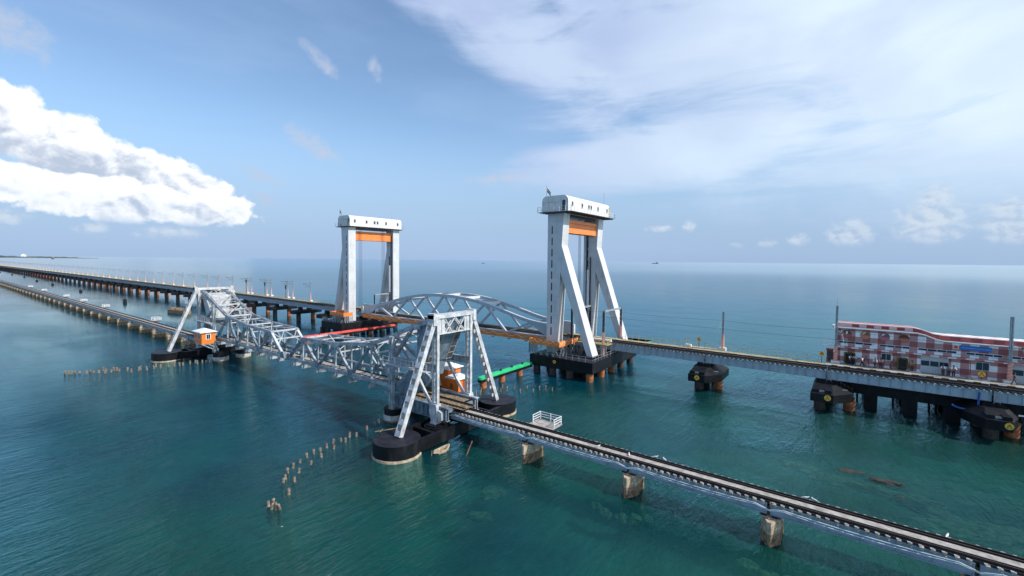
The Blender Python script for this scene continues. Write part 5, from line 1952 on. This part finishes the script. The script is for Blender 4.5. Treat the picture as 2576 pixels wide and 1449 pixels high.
# round pictures
tones = [((0.10, 0.07, 0.06), (0.50, 0.11, 0.08)), ((0.18, 0.10, 0.04), (0.58, 0.20, 0.12)), ((0.17, 0.10, 0.13), (0.50, 0.16, 0.16)), ((0.14, 0.04, 0.03), (0.60, 0.17, 0.11))]
for i, (xc, (ca, cb)) in enumerate(zip((.28, 2.72, 5.12, 7.48), tones)):
    rim = MB().tube((xc, 92.598, 11.40), (xc, 92.52, 11.40), .66, 32).build('round_picture', mat('picture_rim_%d' % i, [(.10, .10, .11), (.45, .28, .12), (.25, .20, .30), (.22, .14, .08)][i], .7), bt)
    if i == 0:
        lo_ = rim
    up = [(xc + .6 * math.cos(R(a_)), 11.40 + .6 * math.sin(R(a_))) for a_ in range(0, 181, 12)]
    dn = [(xc + .6 * math.cos(R(a_)), 11.40 + .6 * math.sin(R(a_))) for a_ in range(180, 361, 12)]
    MB().prism(up, 92.50, 92.519, 'y').build('picture_sky', mat('picture_top_%d' % i, ca, .7), rim)
    MB().prism(dn, 92.50, 92.519, 'y').build('picture_ground', mat('picture_low_%d' % i, cb, .7), rim)
    if i == 0:
        MB().prism([(xc - .12, 11.35), (xc + .1, 11.35), (xc + .16, 11.75), (xc + .02, 11.9), (xc - .1, 11.75)], 92.48, 92.499, 'y').build('picture_figure', M_WHITE, rim)
    if i in (1, 2):
        MB().prism([(xc - .55, 11.42), (xc - .1, 11.62), (xc + .1, 11.9), (xc - .25, 11.88)], 92.48, 92.499, 'y').build('picture_figure', M_SWAG, rim)
# sign boards
sg = MB().box(13.72, 16.98, 92.50, 92.599, 10.46, 11.12).build('name_board', M_BLUE, bt)
cu = bpy.data.curves.new('sign_text', 'FONT')
cu.body = 'பாம்பன் பாலம் கட்டுப்பாட்டு அறை'
cu.size = .42
cu.extrude = .004
cu.align_x = 'CENTER'
cu.align_y = 'CENTER'
to = bpy.data.objects.new('sign_text', cu)
COL.objects.link(to)
bpy.context.view_layer.update()
wdt = to.dimensions.x
if wdt > 0:
    cu.size *= 3.05 / wdt
bpy.context.view_layer.update()
me = bpy.data.meshes.new_from_object(to)
bpy.data.objects.remove(to)
tm = bpy.data.objects.new('sign_text', me)
me.materials.clear()
me.materials.append(M_SIGNT)
COL.objects.link(tm)
tm.parent = sg
tm.rotation_euler = (R(90), 0, 0)
tm.location = Vector((15.35, 92.492, 10.78)) - bt.location
br = MB().box(12.98, 13.62, 92.52, 92.599, 10.5, 11.08).build('small_board', M_WHITE, bt)
MB().box(13.04, 13.56, 92.50, 92.52, 10.55, 11.03).build('board_face', M_WRAP, br)
MB().tube((13.3, 92.50, 10.79), (13.3, 92.49, 10.79), .17, 16).build('board_mark', mat('deep_red_mark', (0.5, 0.05, 0.03), .7), br)
# side entrance hut left of the building
t = empty('gate_hut', (-1.9, 92.7, 6.45), 'small dark red booth beside the left end of the chequered building', 'booth')
MB().box(-2.35, -1.45, 92.9, 94.2, 6.45, 8.35).build('wall', M_BAND1, t)
MB().box(-2.2, -1.6, 92.87, 92.9, 6.6, 8.1).build('grille', M_WIRE, t)
MB().box(-2.45, -1.4, 92.7, 94.3, 8.35, 8.45).build('roof', M_BAND1, t)


def disc_sign(x, y, z0, z1, lab):
    t = empty('disc_sign', (x, y, z0), lab, 'sign', 'yellow round signs')
    MB().tube((x, y, z0), (x, y, z1), .04, 8).build('post', M_DARK, t)
    disc_emblem(x, y - .05, z1, t, .40)
    return t


disc_sign(-22.6, 91.2, 6.38, 8.1, 'yellow round sign on a post by the approach walkway')
disc_sign(-2.95, 91.2, 6.38, 7.9, 'yellow round sign at the left end of the platform')
disc_sign(15.95, 91.6, 6.45, 7.35, 'yellow round sign on the platform below the framed window')
for i, (x, y, k_) in enumerate(((8.9, 91.9, .7), (13.6, 92.1, .9), (15.9, 91.7, .9))):
    o = MB().box(x - k_, x + k_, y - .2, y + .2, 6.455, 6.53).build('floor_slab', M_WHITE, None, bevel=.02)
    tag(o, ['white slab on the platform left of the shutters', 'white slab on the platform right of the three men', 'white slab on the platform at the yellow sign'][i], 'slab')
t = empty('platform_post', (14.75, 91.5, 6.45), 'thin dark post in a concrete block on the platform', 'post')
MB().tube((14.75, 91.5, 6.45), (14.75, 91.5, 9.0), .05, 8).build('post', M_BAND1, t)
MB().box(14.5, 15.0, 91.3, 91.7, 6.45, 6.8).build('concrete_block', M_PAVE, t, bevel=.05)
t = empty('relay_cabinet', (-24.6, 91.4, 6.38), 'white cabinet with ochre frame on the approach walkway', 'cabinet')
MB().box(-25.2, -24.1, 91.3, 92.0, 6.38, 6.85).build('box', M_WHITE, t, bevel=.03)
MB().box(-25.2, -25.1, 91.4, 91.5, 6.38, 7.8).box(-25.2, -24.6, 91.4, 91.5, 7.7, 7.8).build('frame', M_YEL, t)
MB().box(-24.0, -19.5, 91.1, 92.5, 6.2, 6.45).build('mast_landing', M_PAVE, t)
# blue net hanging by the right pier
t = empty('net', (14.6, 85.9, 4), 'blue net hanging from the girder at the right frame edge', 'net')
g = MB()
pr_ = None
for i in range(13):
    tt = i / 12
    if tt < .5:
        q = Vector((14.9 - .25 * tt, 86.1, 5.9 - tt * 4.6))
    else:
        u_ = (tt - .5) * 2
        q = Vector((14.75 - 2.6 * u_, 85.9 - .3 * u_, 3.6 - .5 * math.sin(u_ * 2.6) + .35 * u_))
    if pr_ is not None:
        g.tube(pr_, q, .13, 7, .13)
    pr_ = q
g.build('netting', M_LIFTB, t)


# ------------------------------------------------------------------ people on the platform
def skin_obj(name, verts, edges, radii, m_, parent, loc):
    me = bpy.data.meshes.new(name)
    me.from_pydata([tuple(v) for v in verts], edges, [])
    me.materials.append(m_)
    o = bpy.data.objects.new(name, me)
    COL.objects.link(o)
    o.parent = parent
    o.location = loc
    sk_ = o.modifiers.new('skin', 'SKIN')
    lay = me.skin_vertices[0].data
    for i, rr in enumerate(radii):
        lay[i].radius = (rr, rr) if not isinstance(rr, tuple) else rr
        lay[i].use_root = (i == 0)
    su = o.modifiers.new('subd', 'SUBSURF')
    su.levels = su.render_levels = 1
    return o


def person(x, y, rot, shirt, trousers, pose, label, bend=0.0, scale=1.0):
    t = bpy.data.objects.new('person', None)
    COL.objects.link(t)
    t.location = (x, y, 6.45)
    t.rotation_euler.z = rot
    t.scale = (scale,) * 3
    tag(t, label, 'person', 'people on the station platform')
    st = .26 if pose == 'walk' else .04
    cb, sb = math.cos(bend), math.sin(bend)

    def U(px, py, pz):          # upper body point bent forward (towards -y) about the hip
        dz, dy = pz - .93, py
        return (px, dy * cb - dz * sb, .93 + dz * cb + dy * sb)
    hip = (0, 0, .93)
    legs = {}
    for s in (-1, 1):
        ph = s if pose == 'walk' else .2 * s
        legs[s] = [(s * .10, 0, .88), (s * .10, -st * .55 * ph, .49), (s * .11, -st * ph + (.06 if ph < 0 and pose == 'walk' else 0), .08), (s * .11, -st * ph - .14, .035)]
    arms = {}
    for s in (-1, 1):
        if pose == 'hips' or pose == 'lean':
            arms[s] = [U(s * .19, 0, 1.40), U(s * .33, .06, 1.15), U(s * .20, -.10, 1.02), U(s * .17, -.14, 1.0)]
        elif pose == 'bend':
            arms[s] = [U(s * .19, 0, 1.40), (s * .22, -.30, .95), (s * .15, -.42, .72), (s * .14, -.45, .64)]
        else:
            sw = -s * (.2 if pose == 'walk' else .03)
            arms[s] = [U(s * .19, 0, 1.40), U(s * .25, -sw * .4, 1.13), U(s * .24, -sw - .05, .90), U(s * .24, -sw - .08, .81)]
    vs = [hip, U(0, 0, 1.15), U(0, 0, 1.38), U(0, -.01, 1.50), U(0, -.02, 1.60), U(0, -.02, 1.70)]
    ed = [(0, 1), (1, 2), (2, 3), (3, 4), (4, 5)]
    rd = [.13, .12, .13, .055, .085, .07]
    vs.append(U(0, -.115, 1.595))     # nose
    rd.append(.018)
    ed.append((4, 6))
    for s in (-1, 1):
        o = len(vs)
        vs += legs[s]
        ed += [(0, o), (o, o + 1), (o + 1, o + 2), (o + 2, o + 3)]
        rd += [.085, .06, .04, .03]
        o = len(vs)
        vs += arms[s]
        ed += [(2, o), (o, o + 1), (o + 1, o + 2), (o + 2, o + 3)]
        rd += [.055, .042, .032, .03]
        hx = Vector(arms[s][3])
        for fi, (dx, ln) in enumerate(((-.028, .075), (-.010, .085), (.010, .08), (.028, .065))):
            vs.append(tuple(hx + Vector((dx, -.01, -ln))))
            rd.append(.009)
            ed.append((o + 3, len(vs) - 1))
        vs.append(tuple(hx + Vector((-s * .035, -.035, -.035))))
        rd.append(.010)
        ed.append((o + 3, len(vs) - 1))
    skin_obj('body', vs, ed, rd, M_SKIN, t, (0, 0, 0))
    # shirt
    v2 = [U(0, 0, .98), U(0, 0, 1.2), U(0, 0, 1.41)]
    e2 = [(0, 1), (1, 2)]
    r_2 = [(.155, .12), (.15, .115), (.16, .10)]
    for s in (-1, 1):
        o = len(v2)
        a0, a1, a2 = (Vector(q) for q in arms[s][:3])
        v2 += [tuple(a0), tuple(a1)] + ([tuple(a1.lerp(a2, .3))])
        e2 += [(2, o), (o, o + 1), (o + 1, o + 2)]
        r_2 += [.08, .068, .06]
    skin_obj('shirt', v2, e2, r_2, shirt, t, (0, 0, 0))
    v3 = [(0, 0, .98), (0, 0, .90)]
    e3 = [(0, 1)]
    r_3 = [(.15, .12), (.15, .12)]
    for s in (-1, 1):
        o = len(v3)
        v3 += legs[s][:3]
        e3 += [(1, o), (o, o + 1), (o + 1, o + 2)]
        r_3 += [.105, .085, .07]
    skin_obj('trousers', v3, e3, r_3, trousers, t, (0, 0, 0))
    hc = Vector(U(0, .0, 1.70))
    bm = bmesh.new()
    bmesh.ops.create_uvsphere(bm, u_segments=12, v_segments=8, radius=.105)
    for v in bm.verts:
        v.co = Vector((v.co.x, v.co.y * 1.08, max(v.co.z, -.035)))
    me_ = bpy.data.meshes.new('hair')
    bm.to_mesh(me_)
    bm.free()
    me_.materials.append(M_HAIR)
    ho = bpy.data.objects.new('hair', me_)
    COL.objects.link(ho)
    ho.parent = t
    ho.location = hc + Vector((0, .012, 0))
    return t


SH_W = mat('white_shirt', (0.85, 0.86, 0.88), 0.85)
SH_P = mat('pale_pink_shirt', (0.72, 0.52, 0.58), 0.85)
SH_B = mat('light_blue_shirt', (0.35, 0.47, 0.62), 0.85)
SH_N = mat('navy_shirt', (0.03, 0.05, 0.13), 0.85)
SH_K = mat('khaki_shirt', (0.16, 0.12, 0.06), 0.85)
SH_G = mat('yellow_green_vest', (0.30, 0.36, 0.10), 0.85)
TR_D = mat('dark_trousers', (0.02, 0.022, 0.035), 0.85)
TR_L = mat('pale_trousers', (0.50, 0.40, 0.42), 0.85)
TR_K = mat('khaki_trousers', (0.14, 0.11, 0.06), 0.85)
person(.85, 91.7, .9, SH_W, TR_D, 'walk', 'person in white shirt and dark trousers nearest the left garlanded door')
person(1.42, 91.9, -.9, SH_W, TR_D, 'walk', 'person in white shirt striding away just right of the left door')
person(2.42, 91.1, 1.2, SH_W, TR_D, 'walk', 'person in white shirt striding, left of the one in pale trousers')
person(2.86, 91.4, 1.0, SH_N, TR_L, 'walk', 'person in navy shirt and pale trousers walking on the platform')
person(4.02, 90.9, 2.8, SH_W, TR_D, 'stand', 'person in white shirt with dark bag strap left of the paned window')
person(4.75, 91.5, 3.1, SH_P, TR_D, 'stand', 'person in pale pink shirt standing under the paned window')
person(5.98, 91.8, 2.4, SH_K, TR_K, 'bend', 'person in khaki bending forward between window and right door', .75)
person(8.48, 91.9, .3, SH_G, TR_D, 'stand', 'person in yellow-green vest right of the right garlanded door')
person(11.92, 91.6, 2.6, SH_W, TR_D, 'stand', 'person in white shirt, leftmost of the three by the shutters')
person(12.46, 91.5, 3.0, SH_B, TR_D, 'hips', 'person in light blue shirt, middle of the three by the shutters')
person(13.02, 91.4, 3.3, SH_W, TR_D, 'hips', 'person in white shirt with hands on hips, rightmost of the three')
person(18.95, 90.6, 1.3, SH_N, TR_K, 'walk', 'person in dark shirt walking beside the right spiral-wrapped mast')
person(-39.9, 85.6, .4, SH_N, TR_D, 'stand', 'person in dark clothes behind the orange-wrapped portal post')
bpy.data.objects['person.012'].location.z = 6.15


# ------------------------------------------------------------------ gulls on the old track
def gull(x, y, z, rot, label):
    t = empty('gull', (x, y, z), label, 'bird', 'white gulls on the old railway track')
    t.rotation_euler.z = 0
    skin_obj('body', [(0, 0, .12), (.12, 0, .14), (.2, 0, .22), (.27, 0, .21), (-.16, 0, .1), (-.3, 0, .09)], [(0, 1), (1, 2), (2, 3), (0, 4), (4, 5)], [.075, .06, .045, .012, .05, .02], M_GULL, t, (0, 0, 0))
    g = MB()
    g.v = [(.08, .07, .17), (-.1, .09, .15), (-.34, .05, .1), (.08, -.07, .17), (-.1, -.09, .15), (-.34, -.05, .1), (-.1, .1, .1), (-.1, -.1, .1)]
    g.f = [[0, 1, 2, 6], [3, 4, 5, 7]]
    w_ = g.build('wing', M_GALV)
    w_.parent = t
    w_.location = (0, 0, 0)
    g = MB().tube((0, .03, 0), (0, .03, .1), .008, 5).tube((0, -.03, 0), (0, -.03, .1), .008, 5)
    l_ = g.build('legs', M_YEL)
    l_.parent = t
    l_.location = (0, 0, 0)
    t.rotation_euler.z = rot
    return t


for i, (x, y, rz) in enumerate(((-14.9, YO + 1.35, .4), (-14.0, YO + 1.3, 2.6), (-2.2, YO + 1.3, .3), (-1.6, YO + 1.3, 2.8), (6.4, YO + 1.3, 1.2), (-20.6, YO, .8), (-17.2, YO + .1, 2.0))):
    gull(x, y, 3.25 if i < 5 else 3.31, rz, 'white gull resting on the old track, %s of seven from the right edge' % ['third', 'fourth', 'sixth', 'second', 'first', 'seventh', 'fifth'][i])

tag(cam, kind=None)
print('OBJECTS', len(bpy.data.objects))
